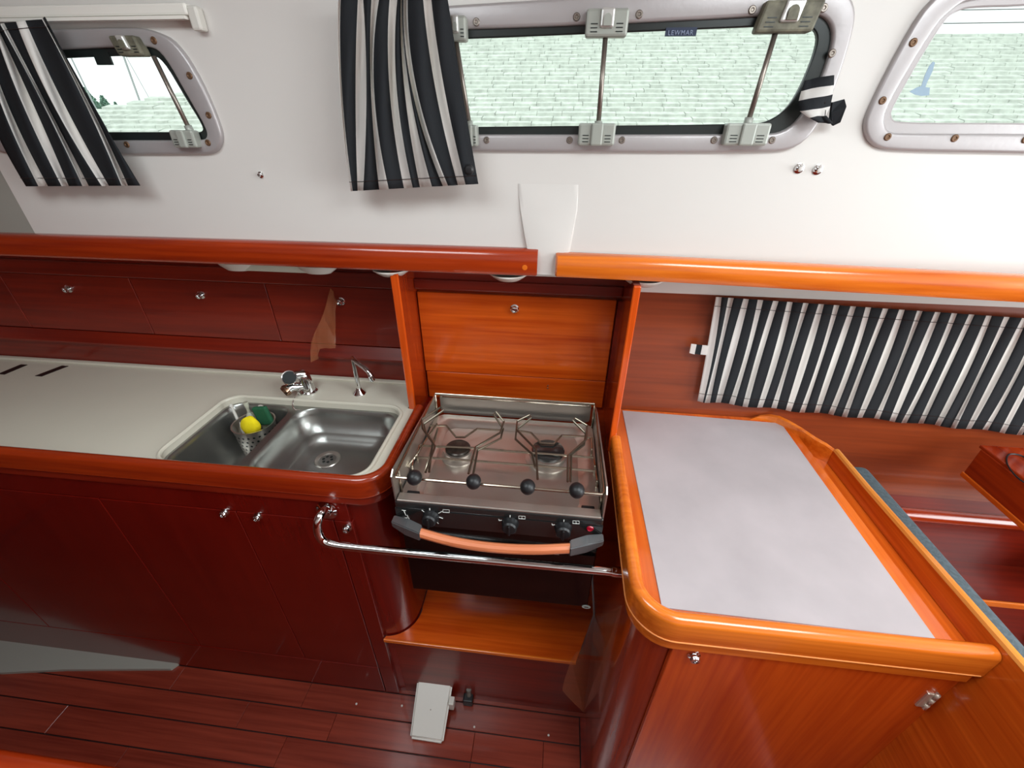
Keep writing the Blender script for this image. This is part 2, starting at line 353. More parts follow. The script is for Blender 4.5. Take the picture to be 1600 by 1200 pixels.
def latch(parent, px, py, wpx, hpx, m_, notch=True, lean=0):
    a = P(px-wpx/2, py-hpx/2, 1, YW-.02); c = P(px+wpx/2, py+hpx/2, 1, YW-.02)
    x0, x1, z1, z0 = a.x, c.x, a.z, c.z; w_ = x1-x0; h_ = z1-z0
    b = box(x0, x1, YW-.026, YW-.004, z0, z1, .004, 2)
    for v in b.verts: v.co.x += (v.co.z-z0)/h_*lean
    L = obj('latch_block', b, m_, parent)
    b = box(x0+w_*.34, x0+w_*.66, YW-.031, YW-.02, z0+h_*(.3 if notch else 0), z1, .003, 2)
    for v in b.verts: v.co.x += (v.co.z-z0)/h_*lean
    lv = obj('latch_lever', b, latch_silver if notch else m_, L)
    b = None
    b = None
    for sx in (.12, .72):
        for k in range(3):
            zz = z0+h_*(.16+.14*k); b = box(x0+w_*sx, x0+w_*(sx+.16), YW-.0268, YW-.024, zz, zz+.0014, 0, 1, b)
    for v in b.verts: v.co.x += (v.co.z-z0)/h_*lean
    obj('grip_lines', b, gasket, L)
    if notch:
        xm = x0+w_*.5+lean*.6; zt_ = z0+h_*.62
        obj('release_tab', plate([(xm+w_*.09*math.cos(a), YW-.0345, zt_+w_*.09*math.sin(a)) for a in [k*math.pi/6 for k in range(7)]]+[(xm-w_*.09, YW-.0345, z0+h_*.36), (xm+w_*.09, YW-.0345, z0+h_*.36)], [], (0, .0035, 0)), m_, L)
    return L
latch(w2, 713, 45, 34, 40, latch_grey); latch(w2, 948, 36, 62, 44, latch_grey); latch(w2, 1228, 26, 78, 50, latch_dirty, True, .008)
latch(w2, 736, 212, 22, 34, latch_grey, False); latch(w2, 932, 210, 54, 36, latch_grey, False); latch(w2, 1166, 210, 60, 36, latch_grey, False)
latch(w1, 203, 72, 52, 32, latch_dirty, True, -.008); latch(w1, 288, 217, 46, 28, latch_grey, False)
def strut(parent, a, c):
    A = P(*a, 1, YW-.014); B = P(*c, 1, YW-.014)
    s = obj('strut', tube([A, B], .0045, 10), alu_s, parent, True)
    obj('strut_foot', tube([B+(A-B)*.12, B], .0075, 10), latch_grey, s, True)
strut(w2, (946, 58), (934, 205)); strut(w2, (1212, 50), (1166, 200)); strut(w2, (712, 60), (735, 205)); strut(w1, (240, 88), (300, 210))
tg = obj('maker_tag', box(*(lambda a, c: (a.x, c.x, YW-.006, YW-.002, c.z, a.z))(P(1040, 44, 1, YW), P(1086, 57, 1, YW))), mat('navy_tag', srgb(30, 40, 66), .5), w2)
b = None
cu = bpy.data.curves.new('lettering', 'FONT'); cu.body = 'LEWMAR'; cu.size = .0095; cu.extrude = .0003; cu.space_character = 1.15
to = bpy.data.objects.new('lettering', cu); C.objects.link(to)
dg = bpy.context.evaluated_depsgraph_get(); me = bpy.data.meshes.new_from_object(to.evaluated_get(dg)); bpy.data.objects.remove(to)
ta = P(1043, 55, 1, YW-.0065)
lt = link('lettering', me, mat('tag_letters', srgb(130, 140, 165), .5)); lt.rotation_euler = (math.pi/2, 0, 0)
lt.location = ta-wloc(tg); lt.parent = tg
obj('maker_tag', box(*(lambda a, c: (a.x, c.x, YW-.006, YW-.002, c.z, a.z))(P(148, 82, 1, YW), P(180, 102, 1, YW))), gasket, w1)
bird = [(1421, 143), (1432, 137), (1440, 134), (1445, 118), (1452, 103), (1458, 96), (1461, 98), (1457, 112), (1449, 128), (1446, 136), (1453, 137), (1452, 149), (1440, 150), (1430, 148)]
obj('bird_decal', plate([P(a, c, 1, YW+.004) for a, c in bird], [], (0, .0008, 0)), decal_m, w3)

# curtain track above the left portlight
tr = thing('curtain_track', 'white curtain track on the cabin side above the left portlight', 'curtain rail', (-1.0, YW-.01, EYE+.17))
obj('rail', box(-1.32, -.70, YW-.022, YW, EYE+.172, EYE+.190, .004), liner_glossy, tr)
obj('lip', box(-1.32, -.705, YW-.026, YW-.014, EYE+.166, EYE+.171), liner_glossy, tr)
obj('end_cap', box(-.702, -.682, YW-.02, YW, EYE+.150, EYE+.186, .004), white_plastic, tr)

# wall studs
for px, py, lab in ((1248, 263, 'left one of two chrome snap studs under the right portlight gap'), (1277, 265, 'right one of two chrome snap studs on the white cabin side'), (408, 273, 'lone small chrome snap stud on the white wall between the curtains')):
    p = P(px, py, 1, YW)
    t = thing('snap_stud', lab, 'stud', (p.x, YW, p.z), 'snap studs on the cabin side')
    k = 1 if px > 1000 else .7
    obj('base', lathe((p.x, YW, p.z), (0, -1, 0), [(.009*k, 0), (.009*k, .002), (.0055*k, .003), (0, .003)], 16), chrome, t, True)
    obj('button', lathe((p.x, YW-.003, p.z), (0, -1, 0), [(.004*k, 0), (.0055*k, .004), (.004*k, .006), (0, .0065)], 16), chrome, t, True)

# ------------------------------------------------------------------ curtains
def curtain(name, label, levels, first, Y, amp, group, hem=True, seed=1, sub=4, rows=16, phase=0, period=2.0):
    """levels: [(list of pixel (x, y) stripe edges)] from top to bottom; first: 0 white, 1 dark"""
    rnd = random.Random(seed)
    n = len(levels[0]); L = [[P(a, c, 1, Y) for a, c in lv] for lv in levels]
    b = bmesh.new(); cols = []; K = (n-1)*sub
    ph = [rnd.uniform(-.6, .6) for _ in range(n+1)]
    for j in range(rows+1):
        t = j/rows*(len(L)-1); s = min(int(t), len(L)-2); f = t-s
        if len(L) == 3:  # quadratic through the three levels
            u = j/rows; wts = [(1-u)*(1-2*u), 4*u*(1-u), u*(2*u-1)]
        else: wts = None
        row = []
        for k in range(K+1):
            i = min(k//sub, n-2); g = k/sub-i
            if wts: A = L[0][i]*wts[0]+L[1][i]*wts[1]+L[2][i]*wts[2]; B = L[0][i+1]*wts[0]+L[1][i+1]*wts[1]+L[2][i+1]*wts[2]
            else: A = L[s][i].lerp(L[s+1][i], f); B = L[s][i+1].lerp(L[s+1][i+1], f)
            p = A.lerp(B, g); d = amp*(math.sin((k/sub)*2*math.pi/period+phase+.5*ph[i]+j/rows*1.2)+.35*math.sin(k*.9+j*.4))*(.35+.65*math.sin(min(1, .25+j/rows)*math.pi/2))
            kk = (p.y-abs(amp)-.004+d)/p.y; row.append(b.verts.new((p.x*kk, p.y*kk, EYE+(p.z-EYE)*kk)))
        cols.append(row)
    for j in range(rows):
        for k in range(K):
            fc = b.faces.new((cols[j][k], cols[j+1][k], cols[j+1][k+1], cols[j][k+1])); fc.material_index = (k//sub+first) % 2
    c = sum((v.co for v in cols[0]), Vector())/(K+1)
    # thin cloth thickness
    me_o = obj(name, b, [fab_w, fab_b], None, True, origin=c, fixn=False)
    sm = me_o.modifiers.new('cloth', 'SOLIDIFY'); sm.thickness = .0012
    tag(me_o, label, 'curtain', group)
    if hem:
        for jj, nm in ((rows-1, 'hem_stitching'), (1, 'header_stitching')):
            pts = [v for v in [Vector(x) for x in HEM(me_o, K, rows, jj)]]
            obj(nm, tube([p+Vector((0, -.0012, 0)) for p in pts], .0006, 4), joint_m, me_o)
    return me_o
def HEM(o, K, rows, j):
    vs = o.data.vertices; st = j*(K+1)
    return [vs[st+k].co+o.location for k in range(K+1)]
z2 = lambda xs, y0, y1=None: [(500+x/4, (y0+(y1-y0)*(x-xs[0])/(xs[-1]-xs[0]))/4 if y1 is not None else y0/4) for x in xs]
C2t = [118, 132, 240, 265, 325, 380, 440, 490, 505, 512, 525, 550, 640, 690, 790]
C2m = [128, 137, 222, 290, 318, 338, 435, 480, 528, 560, 575, 605, 722, 778, 888]
C2b = [192, 205, 235, 270, 370, 430, 525, 580, 625, 700, 768, 800, 862, 910, 990]
cur2 = curtain('curtain', 'black and white striped curtain bunched at the left of the long middle portlight',
        [z2(C2t, -60), z2(C2m, 560), z2(C2b, 1195, 1150)], 0, YW-.045, .011, 'striped curtains', seed=3, sub=5, rows=22)
sb = P(733, 265, 1, YW-.072)
obj('snap_button', lathe(sb, (0, -1, 0), [(.0095, 0), (.009, .004), (.006, .007), (0, .008)], 18), black_pl, cur2, True)
z1 = lambda xs, y0, y1: [(x/4, (y0+(y1-y0)*i/(len(xs)-1))/4) for i, x in enumerate(xs)]
C1t = [-160, -120, -95, -40, -22, 0, 25, 100, 158, 262, 270, 276]
C1m = [-110, -5, 38, 132, 200, 262, 285, 328, 400, 535, 562, 582]
C1b = [162, 240, 300, 385, 430, 515, 555, 635, 680, 760, 800, 878]
cur1 = curtain('curtain', 'black and white striped curtain pulled aside over the small left portlight',
        [z1(C1t, 190, 105), z1(C1m, 620, 660), z1(C1b, 1165, 1160)], 1, YW-.03, .010, 'striped curtains', seed=5, sub=5, rows=22, phase=1)
T = [1119, 1138, 1161.6, 1184, 1208, 1230, 1255, 1279, 1303, 1329, 1352.5, 1379.5, 1405, 1433, 1461, 1487, 1514, 1541, 1569, 1597]
B = [1090, 1101, 1118, 1139, 1160, 1183, 1205, 1227.5, 1249, 1272, 1294, 1315, 1339, 1365.5, 1389.6, 1408, 1434.6, 1460.5, 1485, 1509]
for k in range(7): T.append(T[-1]+28+k*.6); B.append(B[-1]+26+k*.5)
te, be = [], []  # stripe edges
for a, c in zip(T, B): te += [a, a+8.5]; be += [c, c+8.3]
YH = 1.075
cur3 = curtain('curtain', 'long black and white striped curtain under the right wooden rail', [[(x, 464+(x-1118)*.069) for x in te],
        [((x+y_)/2+2.5*math.sin(i*1.3), 548+((x+y_)/2-1105)*.088) for i, (x, y_) in enumerate(zip(te, be))], [(x, 627+(x-1092)*.103+1.5*math.sin(i*.9)) for i, x in enumerate(be)]],
        0, YH-.016, .003, 'striped curtains', seed=9, sub=4, rows=12, period=2.0)
# little tab at the left edge of the long curtain
b = bmesh.new()
for i, (a, c) in enumerate(((1077, 1085), (1085, 1094), (1094, 1104))):
    q = [P(a+3, 537+i*1, 1, YH-.02), P(c+3, 538+i, 1, YH-.02), P(c, 553+i*.6, 1, YH-.02), P(a, 551+i, 1, YH-.02)]
    f = b.faces.new([b.verts.new(v) for v in q]); f.material_index = i % 2
tb = obj('curtain_tab', b, [fab_w, fab_b]); tb.modifiers.new('t', 'SOLIDIFY').thickness = .003; tag(tb, 'small striped fabric tab sticking out left of the long lower curtain', 'fabric tab')
# tie-back by the long portlight
def tieback():
    b = bmesh.new(); rows = [((1257, 126), (1298, 118), 1), ((1254, 142), (1299, 133), 0), ((1250, 158), (1300, 147), 1), ((1250, 174), (1298, 166), 0), ((1262, 184), (1292, 180), 1), ((1276, 192), (1300, 192), 1)]
    prev = None
    for i, (a, c, mi) in enumerate(rows):
        cur = []
        for k in range(7):
            t = k/6; p = P(a[0]+(c[0]-a[0])*t, a[1]+(c[1]-a[1])*t, 1, YW-.03)
            cur.append(b.verts.new((p.x, p.y+.006*math.sin(t*5+i), p.z)))
        if prev:
            for k in range(6): f = b.faces.new((prev[k], prev[k+1], cur[k+1], cur[k])); f.material_index = rows[i-1][2]
        prev = cur
    return b
tbk = obj('curtain_tieback', tieback(), [fab_w, fab_b], None, True); tbk.modifiers.new('t', 'SOLIDIFY').thickness = .004
tag(tbk, 'crumpled striped tie-back at the right end of the long portlight', 'tie-back')
b = bmesh.new(); q = [P(*v, 1, YW-.022) for v in ((1298, 160), (1320, 157), (1319, 168), (1313, 190), (1302, 196), (1292, 188), (1296, 176))]
for i, v in enumerate(q): v.y += .006*math.sin(i*2.1)
f = b.faces.new([b.verts.new(v) for v in q]); f.material_index = 0
bmesh.ops.triangulate(b, faces=b.faces)
tl = obj('tail', b, fab_b, tbk); tl.modifiers.new('t', 'SOLIDIFY').thickness = .005
for fz in (138, 152, 172): obj('stitching', tube([P(1290, fz, 1, YW-.034), P(1289, fz+10, 1, YW-.034)], .0007, 4), joint_m, tbk)

# ------------------------------------------------------------------ rails
def wood_rail(label, pts, ends):
    """pts: (x, y) of outer face, z top, z bottom at ends"""
    (x0, y0, zt0, zb0), (x1, y1, zt1, zb1) = pts
    t = thing('wooden_rail', label, 'rail', ((x0+x1)/2, y0, min(zb0, zb1)), 'rounded wooden rails along the cabin side')
    b = bmesh.new(); rings = []; N = 24
    for i in range(N+1):
        f = i/N; x = x0+(x1-x0)*f; y = y0+(y1-y0)*f; zt = zt0+(zt1-zt0)*f; zb = zb0+(zb1-zb0)*f
        e = min(1, min(i, N-i)/1.0) if ends else 1
        pr = []; r = .020
        sect = [(.030, zb), (.004, zb), (0, zb+.006)]+[(r-r*math.cos(a), zt-r+r*math.sin(a)) for a in [math.pi/2*k/6 for k in range(7)]]+[(.030, zt)]
        sc = 1 if 0 < i < N else .96
        zm = (zt+zb)/2
        for dy, z in sect: pr.append(b.verts.new((x, y+(.015+(dy-.015)*sc), zm+(z-zm)*sc)))
        rings.append(pr)
    # pull neighbours of the ends in to make the rounded-over ends
    for r_, x in ((rings[1], x0+.004*(1 if x1 > x0 else -1)), (rings[-2], x1-.004)):
        for v in r_: v.co.x = x
    k = len(rings[0])
    for A, B_ in zip(rings, rings[1:]):
        for j in range(k): b.faces.new((A[j], A[(j+1) % k], B_[(j+1) % k], B_[j]))
    b.faces.new(rings[0]); b.faces.new(rings[-1][::-1])
    return t, b
t, b = wood_rail('darker left wooden rail with a rounded front above the sink and stove', ((-2.58, .94, EYE-.238, EYE-.288), (-.044, .94, EYE-.229, EYE-.286)), 1)
obj('bar', b, wood_x, t, True)  # same wood as the right rail, its shade put into the darker colour
p = P(820, 418, 1, .94); obj('wood_plug', lathe((p.x, .9405, p.z), (0, -1, 0), [(.006, 0), (.006, .001), (0, .0012)], 14), wood_ox, t, True)
t, b = wood_rail('brighter orange right wooden rail starting at the gap in the middle', ((-.004, .94, EYE-.235, EYE-.284), (2.7, .80, EYE-.245, EYE-.292)), 1)
obj('bar', b, wood_ox, t, True)  # same wood as the left rail, stronger light put into the colour
p = P(884, 419, 1, .94); obj('wood_plug', lathe((p.x, .940, p.z), (0, -1, 0), [(.006, 0), (.006, .001), (0, .0012)], 14), wood_oz, t, True)

# lamps / brackets under the shelf
def dome(px, label, w_=.045, y=1.0):
    p = P(px, 430, 1, y); z1 = EYE-.296
    t = thing('puck_lamp', label, 'lamp', (p.x, y, z1-.02), 'shallow white fittings under the side shelf')
    b = lathe((p.x, y, z1), (0, 0, -1), [(w_, 0), (w_, .002), (w_*.9, .008), (w_*.62, .0165), (w_*.3, .0195), (0, .020)], 28)
    obj('cover', b, white_plastic, t, True)
    obj('base_ring', lathe((p.x, y, z1), (0, 0, -1), [(w_*1.04, 0), (w_*1.04, .003), (w_*1.0, .004), (w_*.98, .001)], 28), liner_glossy, t, True)
dome(614, 'shallow white puck fitting under the rail, just left of the left partition'); dome(795, 'shallow white puck fitting under the rail above the stove locker'); dome(1006, 'shallow white puck fitting under the rail above the right partition')
a = P(345, 415, 1, 1.0); c = P(515, 422, 1, 1.0); z1 = EYE-.296
t = thing('strip_lamp', 'long white strip lamp with rounded ends under the left rail', 'lamp', ((a.x+c.x)/2, 1.0, z1-.02))
obj('tube_cover', box(a.x+.03, c.x-.03, .985, 1.02, z1-.02, z1, .006), mat('pale_diffuser', srgb(200, 205, 190), .4), t)
for k, xx in ((0, a.x+.05), (1, c.x-.03)): 
    b = lathe((0, 0, 0), (0, 0, -1), [(.05, 0), (.045, .008), (.03, .02), (0, .023)], 24); bmesh.ops.scale(b, vec=(1.1, .55, 1), verts=b.verts); bmesh.ops.translate(b, vec=(xx, 1.0, z1), verts=b.verts)
    obj('end_cap', b, white_plastic, t, True)

# ------------------------------------------------------------------ back lockers over the sink
YL = 1.12
lk = thing('wall_locker', 'long dark wooden wall locker behind the sink with three push-button doors', 'cabinet', (-1.4, YL, ZC))
obj('carcass', box(-2.56, -.397, YL+.004, YL+.03, ZC-.04, EYE-.296), wood_rx, lk)
obj('head_strip', box(-2.56, -.397, YL-.016, YL+.004, EYE-.388, EYE-.345, .003), wood_rx, lk)
obj('head_strip', box(-2.56, -.397, YL-.006, YL+.004, EYE-.345, EYE-.297), wood_rx, lk)
xs = [-2.56, -1.70, -1.264, -.835, -.398]
for i, (a, c) in enumerate(zip(xs, xs[1:])):
    d = obj('door', box(a+.0012, c-.0012, YL-.010, YL+.004, EYE-.572, EYE-.390, .0012, 1), wood_rx, lk)
    kx = {1: -1.484, 2: -1.047, 3: -.613}.get(i, -2.0)
    knob('push_button', d, (kx, YL-.010, EYE-.432), r=.0095, h=.014)
obj('ledge', plate([(-2.56, YL-.010, EYE-.575), (-2.56, YL-.030, EYE-.606), (-2.56, YL-.030, EYE-.612), (-2.56, YL+.004, EYE-.612), (-2.56, YL+.004, EYE-.575)], [], (2.16, 0, 0)), wood_rx, lk)
obj('lower_panel', box(-2.56, -.398, YL-.012, YL+.004, ZC-.01, EYE-.612), wood_rx, lk)

# partitions either side of the stove
def partition(label, x0, x1, yf, zb, group):
    t = thing('partition', label, 'partition', ((x0+x1)/2, yf, zb), group)
    obj('panel', box(x0, x1, yf+.006, 1.16, zb, EYE-.296), wood_z, t)
    obj('edge_trim', box(x0-.001, x1+.001, yf, yf+.008, zb, EYE-.296, .003), wood_oz, t)
partition('upright partition with orange edge between sink and stove', -.395, -.377, .962, ZC-.05, 'partitions beside the stove')
partition('upright partition with orange edge between stove and right worktop', .171, .186, .93, ZR-.05, 'partitions beside the stove')

# stove locker
YA = 1.09
lk2 = thing('stove_locker', 'bright wooden locker door with one chrome button behind the stove', 'cabinet', (-.10, YA, EYE-.73))
obj('carcass', box(-.377, .205, YA+.004, YA+.05, .3, EYE-.296), wood_x, lk2)
obj('head_strip', box(-.377, .171, YA-.020, YA+.004, EYE-.372, EYE-.345, .003), wood_rx, lk2)
obj('head_strip', box(-.377, .171, YA-.010, YA+.004, EYE-.345, EYE-.297), wood_rx, lk2)
d = obj('door', box(-.374, .160, YA-.012, YA+.004, EYE-.628, EYE-.383, .0015, 1), wood_o, lk2)
knob('push_button', d, (P(804, 482, 1, YA-.012).x, YA-.012, P(804, 482, 1, YA-.012).z), r=.0095, h=.013)
obj('lower_panel', box(-.372, .160, YA-.010, YA+.004, EYE-.722, EYE-.6305, .001, 1), wood_o, lk2)
obj('side_strip', box(.163, .171, YA-.02, YA+.004, EYE-.628, EYE-.383), wood_rx, lk2)
pk = P(856, 603, 1, YA-.011)
for dz in (0, -.009): obj('screw', lathe((pk.x, YA-.010, pk.z+dz), (0, -1, 0), [(.0028, 0), (.002, .001), (0, .001)], 8), brass, lk2)

# ------------------------------------------------------------------ sink cabinet
YF = .665
sc = thing('sink_cabinet', 'dark red mahogany sink cabinet with rounded right corner', 'cabinet', (-1.3, .9, 0))
XS = -.366  # right side face
foot = [(-2.56, YF)]+[(-.455, YF)]+arc(XS-.088, YF+.088, .088, -88, 0, 10)+[(XS, 1.12), (-2.56, 1.12)]
obj('carcass', plate(z3(foot, 0.0), [z3(rrect(-2.5, -.405, .6785, 1.1, .05), 0.0)], (0, 0, ZC-.035)), wood_r, sc, True)
# front: top strip, doors, corner strip, plinth
def front(name, x0, x1, z0, z1, par=sc, g=.0011, m_=wood_r, y=YF, th=.010): return obj(name, box(x0+g, x1-g, y-th, y+.002, z0+g, z1-g, .0012, 1), m_, par)
front('top_strip', -2.56, -.455, EYE-.815, ZC-.04)
front('plinth', -2.56, -.501, .0, EYE-1.515)
dl = front('door', -2.56, -1.70, EYE-1.515, EYE-.815)
dl = front('door', -1.70, -1.125, EYE-1.515, EYE-.815)
d1 = front('door', -1.125, -.752, EYE-1.515, EYE-.815); d2 = front('door', -.752, -.500, EYE-1.515, EYE-.815)
for d, px, py in ((d1, 352, 800), (d2, 404, 806)):
    p = P(px, py, 1, YF-.010); knob('latch_button', d, (p.x, YF-.010, p.z), r=.0085, h=.013)
st = front('corner_strip', -.500, -.452, 0, EYE-.815)
p = P(543, 824, 1, YF-.010); knob('latch_button', st, (p.x, YF-.010, p.z), r=.0095, h=.013)

# worktop with rounded fiddle
wt = thing('sink_worktop', 'white sink worktop with a red mahogany rounded fiddle', 'worktop', (-1.4, .9, ZC-.03))
XO = -.350; Rr = .075
inner = [(-2.56, .664)]+arc(XO-.018-.058, .664+.058, .058, -90, 0, 8)+[(XO-.018, .962), (-.40, .965), (-.40, YL-.012), (-2.56, YL-.012)]
SX0, SX1, SY0, SY1 = -.940, -.412, .676, .962
hole = rrect(SX0, SX1, SY0, SY1, .045, 8)
obj('top', plate(z3(inner, ZC-.03), [z3(hole, ZC-.03)], (0, 0, .03)), white_top, wt)
lipb = bmesh.new()
hp = [Vector((x, y, ZC+.0005)) for x, y in rrect(SX0-.005, SX1+.005, SY0+.000, SY1+.005, .048, 8)]
obj('moulded_rim', tube(hp, .0055, 8, closed=True), white_top, wt, True)
path = [(-2.56, .646)]+arc(XO-Rr, .646+Rr, Rr, -90, 0, 12)+[(XO, .958)]
obj('fiddle', sweep(path, round_prof(-.026, 0, ZC-.032, ZC+.021, .012)), wood_x, wt, True)
path2 = [(-2.56, .650)]+arc(XO-Rr, .650+Rr-.004, Rr-.004, -90, 0, 12)+[(XO-.004, .958)]
obj('lower_moulding', sweep(path2, round_prof(-.03, 0, ZC-.058, ZC-.033, .003, 3)), wood_rx, wt, True)
path = [(x, y, ZC-.0325) for x, y in [(-2.56, .647)]+arc(XO-Rr, .647+Rr, Rr, -90, 0, 12)+[(XO, .958)]]
obj('highlight_bead', tube(path, .0013, 6), wood_x, wt, True)  # thin bead added to catch a highlight line below the fiddle
for a, c in (((2, 585), (38, 570)), ((60, 588), (102, 572))):
    A = P(*a, 2, ZC); B_ = P(*c, 2, ZC)
    dv = Vector((.012, 0, 0)); obj('finger_slot', plate([A-dv, A+dv, B_+dv, B_-dv], [], (0, 0, .0012)), joint_m, wt)

obj('back_upstand', box(-2.56, -.402, 1.088, 1.1075, ZC-.002, ZC+.007, .005), white_top, wt)
# sink
sk = thing('double_sink', 'stainless double-bowl sink set in the white worktop', 'sink', ((SX0+SX1)/2, .82, ZC-.12))
ZS = ZC-.016
LB = (SX0+.006, -.742, SY0+.004, SY1-.006); RB = (-.722, SX1-.006, SY0+.004, SY1-.006)
dk = plate(z3(rrect(SX0-.002, SX1+.002, SY0-.002, SY1+.002, .046, 8), ZS), [z3(rrect(*LB, .045, 8), ZS), z3(rrect(*RB, .055, 8), ZS)], None)
obj('deck', dk, steel_sink, sk)
def bowl(x0, x1, y0, y1, r, depth, lean=.02):
    b = bmesh.new(); rings = []
    steps = [(0, 0), (.003, -.004), (.006, -.015), (.006+lean*.6, -depth*.7), (.006+lean, -depth+.03), (.015+lean, -depth+.014), (.028+lean, -depth+.005), (.045+lean, -depth)]
    for ins, dz in steps:
        rr = max(.02, r-ins*.2); rings.append([b.verts.new((p[0], p[1], ZS+dz)) for p in rrect(x0+ins, x1-ins, y0+ins, y1-ins, rr, 8)])
    for A, B_ in zip(rings, rings[1:]):
        k = len(A)
        for j in range(k): b.faces.new((A[j], A[(j+1) % k], B_[(j+1) % k], B_[j]))
    b.faces.new(rings[-1]); return b
DEP = .100
obj('left_bowl', bowl(*LB, .045, .135), steel_sink, sk, True, fixn=False)
obj('right_bowl', bowl(*RB, .055, DEP), steel_sink, sk, True, fixn=False)
zb = ZS-DEP
p = P(512, 718, 2, zb)
dr = obj('drain', lathe((p.x, p.y, zb), (0, 0, 1), [(.036, .0005), (.034, .003), (.026, .002), (.022, -.001), (0, -.001)], 28), steel, sk, True)
b = None
for k in range(6):
    a = k*math.pi/3; b = lathe((p.x+.012*math.cos(a), p.y+.012*math.sin(a), zb+.0012), (0, 0, 1), [(.0042, 0), (0, .0004)], 10, b)
obj('drain_hole', b, gasket, dr)
p = P(455, 640, 1, SY1-.012)

# mixer tap
p = P(484, 612, 2, ZC)
mt = thing('mixer_tap', 'short chrome single-lever mixer tap behind the sink divider', 'tap', (p.x, p.y, ZC))
obj('flange', lathe(p, (0, 0, 1), [(.024, 0), (.024, .004), (.020, .008), (0, .008)], 24), chrome, mt, True)
up = Vector((-.10, .0, 1)).normalized()
obj('body', lathe(p+Vector((0, 0, .006)), up, [(.019, 0), (.018, .030), (.017, .050), (.0155, .056), (0, .058)], 24), chrome, mt, True)
h = p+up*.062
obj('lever', tube([h, h+Vector((-.014, -.022, .008)), h+Vector((-.034, -.034, .004))], [.015, .011, .007], 12), chrome, mt, True)
q = p+Vector((-.012, -.01, .024))
obj('spout', tube([q, q+Vector((-.018, -.022, .010)), q+Vector((-.030, -.030, .004))], [.012, .013, .016], 14), chrome, mt, True)
obj('spout_tip', lathe(q+Vector((-.030, -.032, .004)), (-.5, -.6, -.3), [(.016, -.006), (.018, .002), (.014, .010), (0, .011)], 18), mat('brown_chrome', srgb(150, 118, 96), .15, .9), mt, True)
# plug hanging from a chain
pc = P(452, 590, 1, p.y-.035)
pl = thing('sink_plug', 'round black sink plug with steel rim left of the mixer tap', 'plug', (pc.x, pc.y, ZC))
ax = Vector((.30, -.72, .62))
obj('rubber_disc', lathe(pc, ax, [(0, -.006), (.017, -.006), (.020, 0), (.017, .0035), (.006, .004), (0, .0035)], 24), rubber, pl, True)
obj('rim', lathe(pc, ax, [(.0195, -.004), (.0215, -.001), (.0205, .003), (.0185, .002)], 24), chrome, pl, True)
obj('stem', tube([pc-ax.normalized()*.005, Vector((pc.x+.01, pc.y+.01, ZC+.001))], .003, 8), chrome, pl, True)
ch = [P(470, 608, 1, p.y-.03), P(462, 618, 2, ZC+.004), P(456, 632, 2, ZC+.003), P(460, 641, 2, ZC-.01), P(472, 640, 1, SY1-.012)]
b = None
cpts = chaikin(ch, 3, False)
for i in range(0, len(cpts), 1): b = lathe(cpts[i], (0, 0, 1), [(0, -.0022), (.0022, 0), (0, .0022)], 6, b)
obj('bead_chain', b, chrome, pl)['kind'] = 'stuff'

# tall hand-pump spout
p = P(562, 614, 2, ZC)
ts = thing('swan_spout', 'tall thin chrome angled spout right of the mixer tap', 'tap', (p.x, p.y, ZC))
obj('flange', lathe(p, (0, 0, 1), [(.020, 0), (.019, .003), (.010, .012), (.008, .016), (0, .016)], 24), chrome, ts, True)
top = P(551, 558, 1, p.y)
obj('pipe', tube([p, p+(top-p)*.9, top, top+Vector((.012, -.02, .002)), P(574, 578, 1, p.y-.06), P(580, 588, 1, p.y-.065)], .0062, 12, smooth_n=2), chrome, ts, True)
nz = P(580, 588, 1, p.y-.065)
obj('nozzle', lathe(nz+Vector((0, 0, .004)), (.1, 0, -1), [(.0065, 0), (.0085, .002), (.0085, .014), (.007, .018), (0, .018)], 16), chrome, ts, True)

# utensil cup and contents
cp = P(396, 660, 2, ZC-.032); zcb = ZC-.148
cu_ = thing('utensil_cup', 'perforated steel utensil cup standing in the left sink bowl', 'cup', (cp.x, cp.y, zcb))
RT, RBm = .055, .046; HC = cp.z-zcb
obj('cup_wall', lathe((cp.x, cp.y, zcb), (0, 0, 1), [(0, 0), (RBm, 0), (RBm+.001, .004), (RT, HC), (RT+.002, HC+.001), (RT-.002, HC+.001), (RBm-.002, .004), (0, .003)], 32), steel, cu_, True)
b = None
for r_ in range(7):
    for k in range(24):
        a = (k+.5*(r_ % 2))*2*math.pi/24; hz = .014+r_*.014; rr = RBm+(RT-RBm)*hz/HC+.0002
        b = lathe((cp.x+rr*math.cos(a), cp.y+rr*math.sin(a), zcb+hz), (math.cos(a), math.sin(a), -.1), [(.0033, .0), (0, .0006)], 8, b)
obj('perforations', b, gasket, cu_)['kind'] = 'stuff'
def blob(c, s, seed, n=2, amp=.08):
    b = bmesh.new(); bmesh.ops.create_icosphere(b, subdivisions=3, radius=1); rn = random.Random(seed)
    for v in b.verts:
        d = 1+amp*math.sin(v.co.x*5+seed)*math.sin(v.co.y*4+seed*2)+rn.uniform(-.01, .01); v.co = Vector((v.co.x*s[0]*d, v.co.y*s[1]*d, v.co.z*s[2]*d))
    return b
b = blob(None, (.026, .015, .034), 3); bmesh.ops.rotate(b, cent=(0, 0, 0), matrix=Matrix.Rotation(.45, 3, 'Y'), verts=b.verts); bmesh.ops.translate(b, vec=(cp.x+.008, cp.y-.022, cp.z+.004), verts=b.verts)
tag(obj('sponge', b, yellow, None, True), 'yellow oval sponge in the utensil cup', 'sponge')
b = box(-.022, .022, -.007, .007, -.03, .03, .005, 2); bmesh.ops.rotate(b, cent=(0, 0, 0), matrix=Matrix.Rotation(-.15, 3, 'Y'), verts=b.verts); bmesh.ops.translate(b, vec=(cp.x+.026, cp.y+.014, cp.z+.016), verts=b.verts)
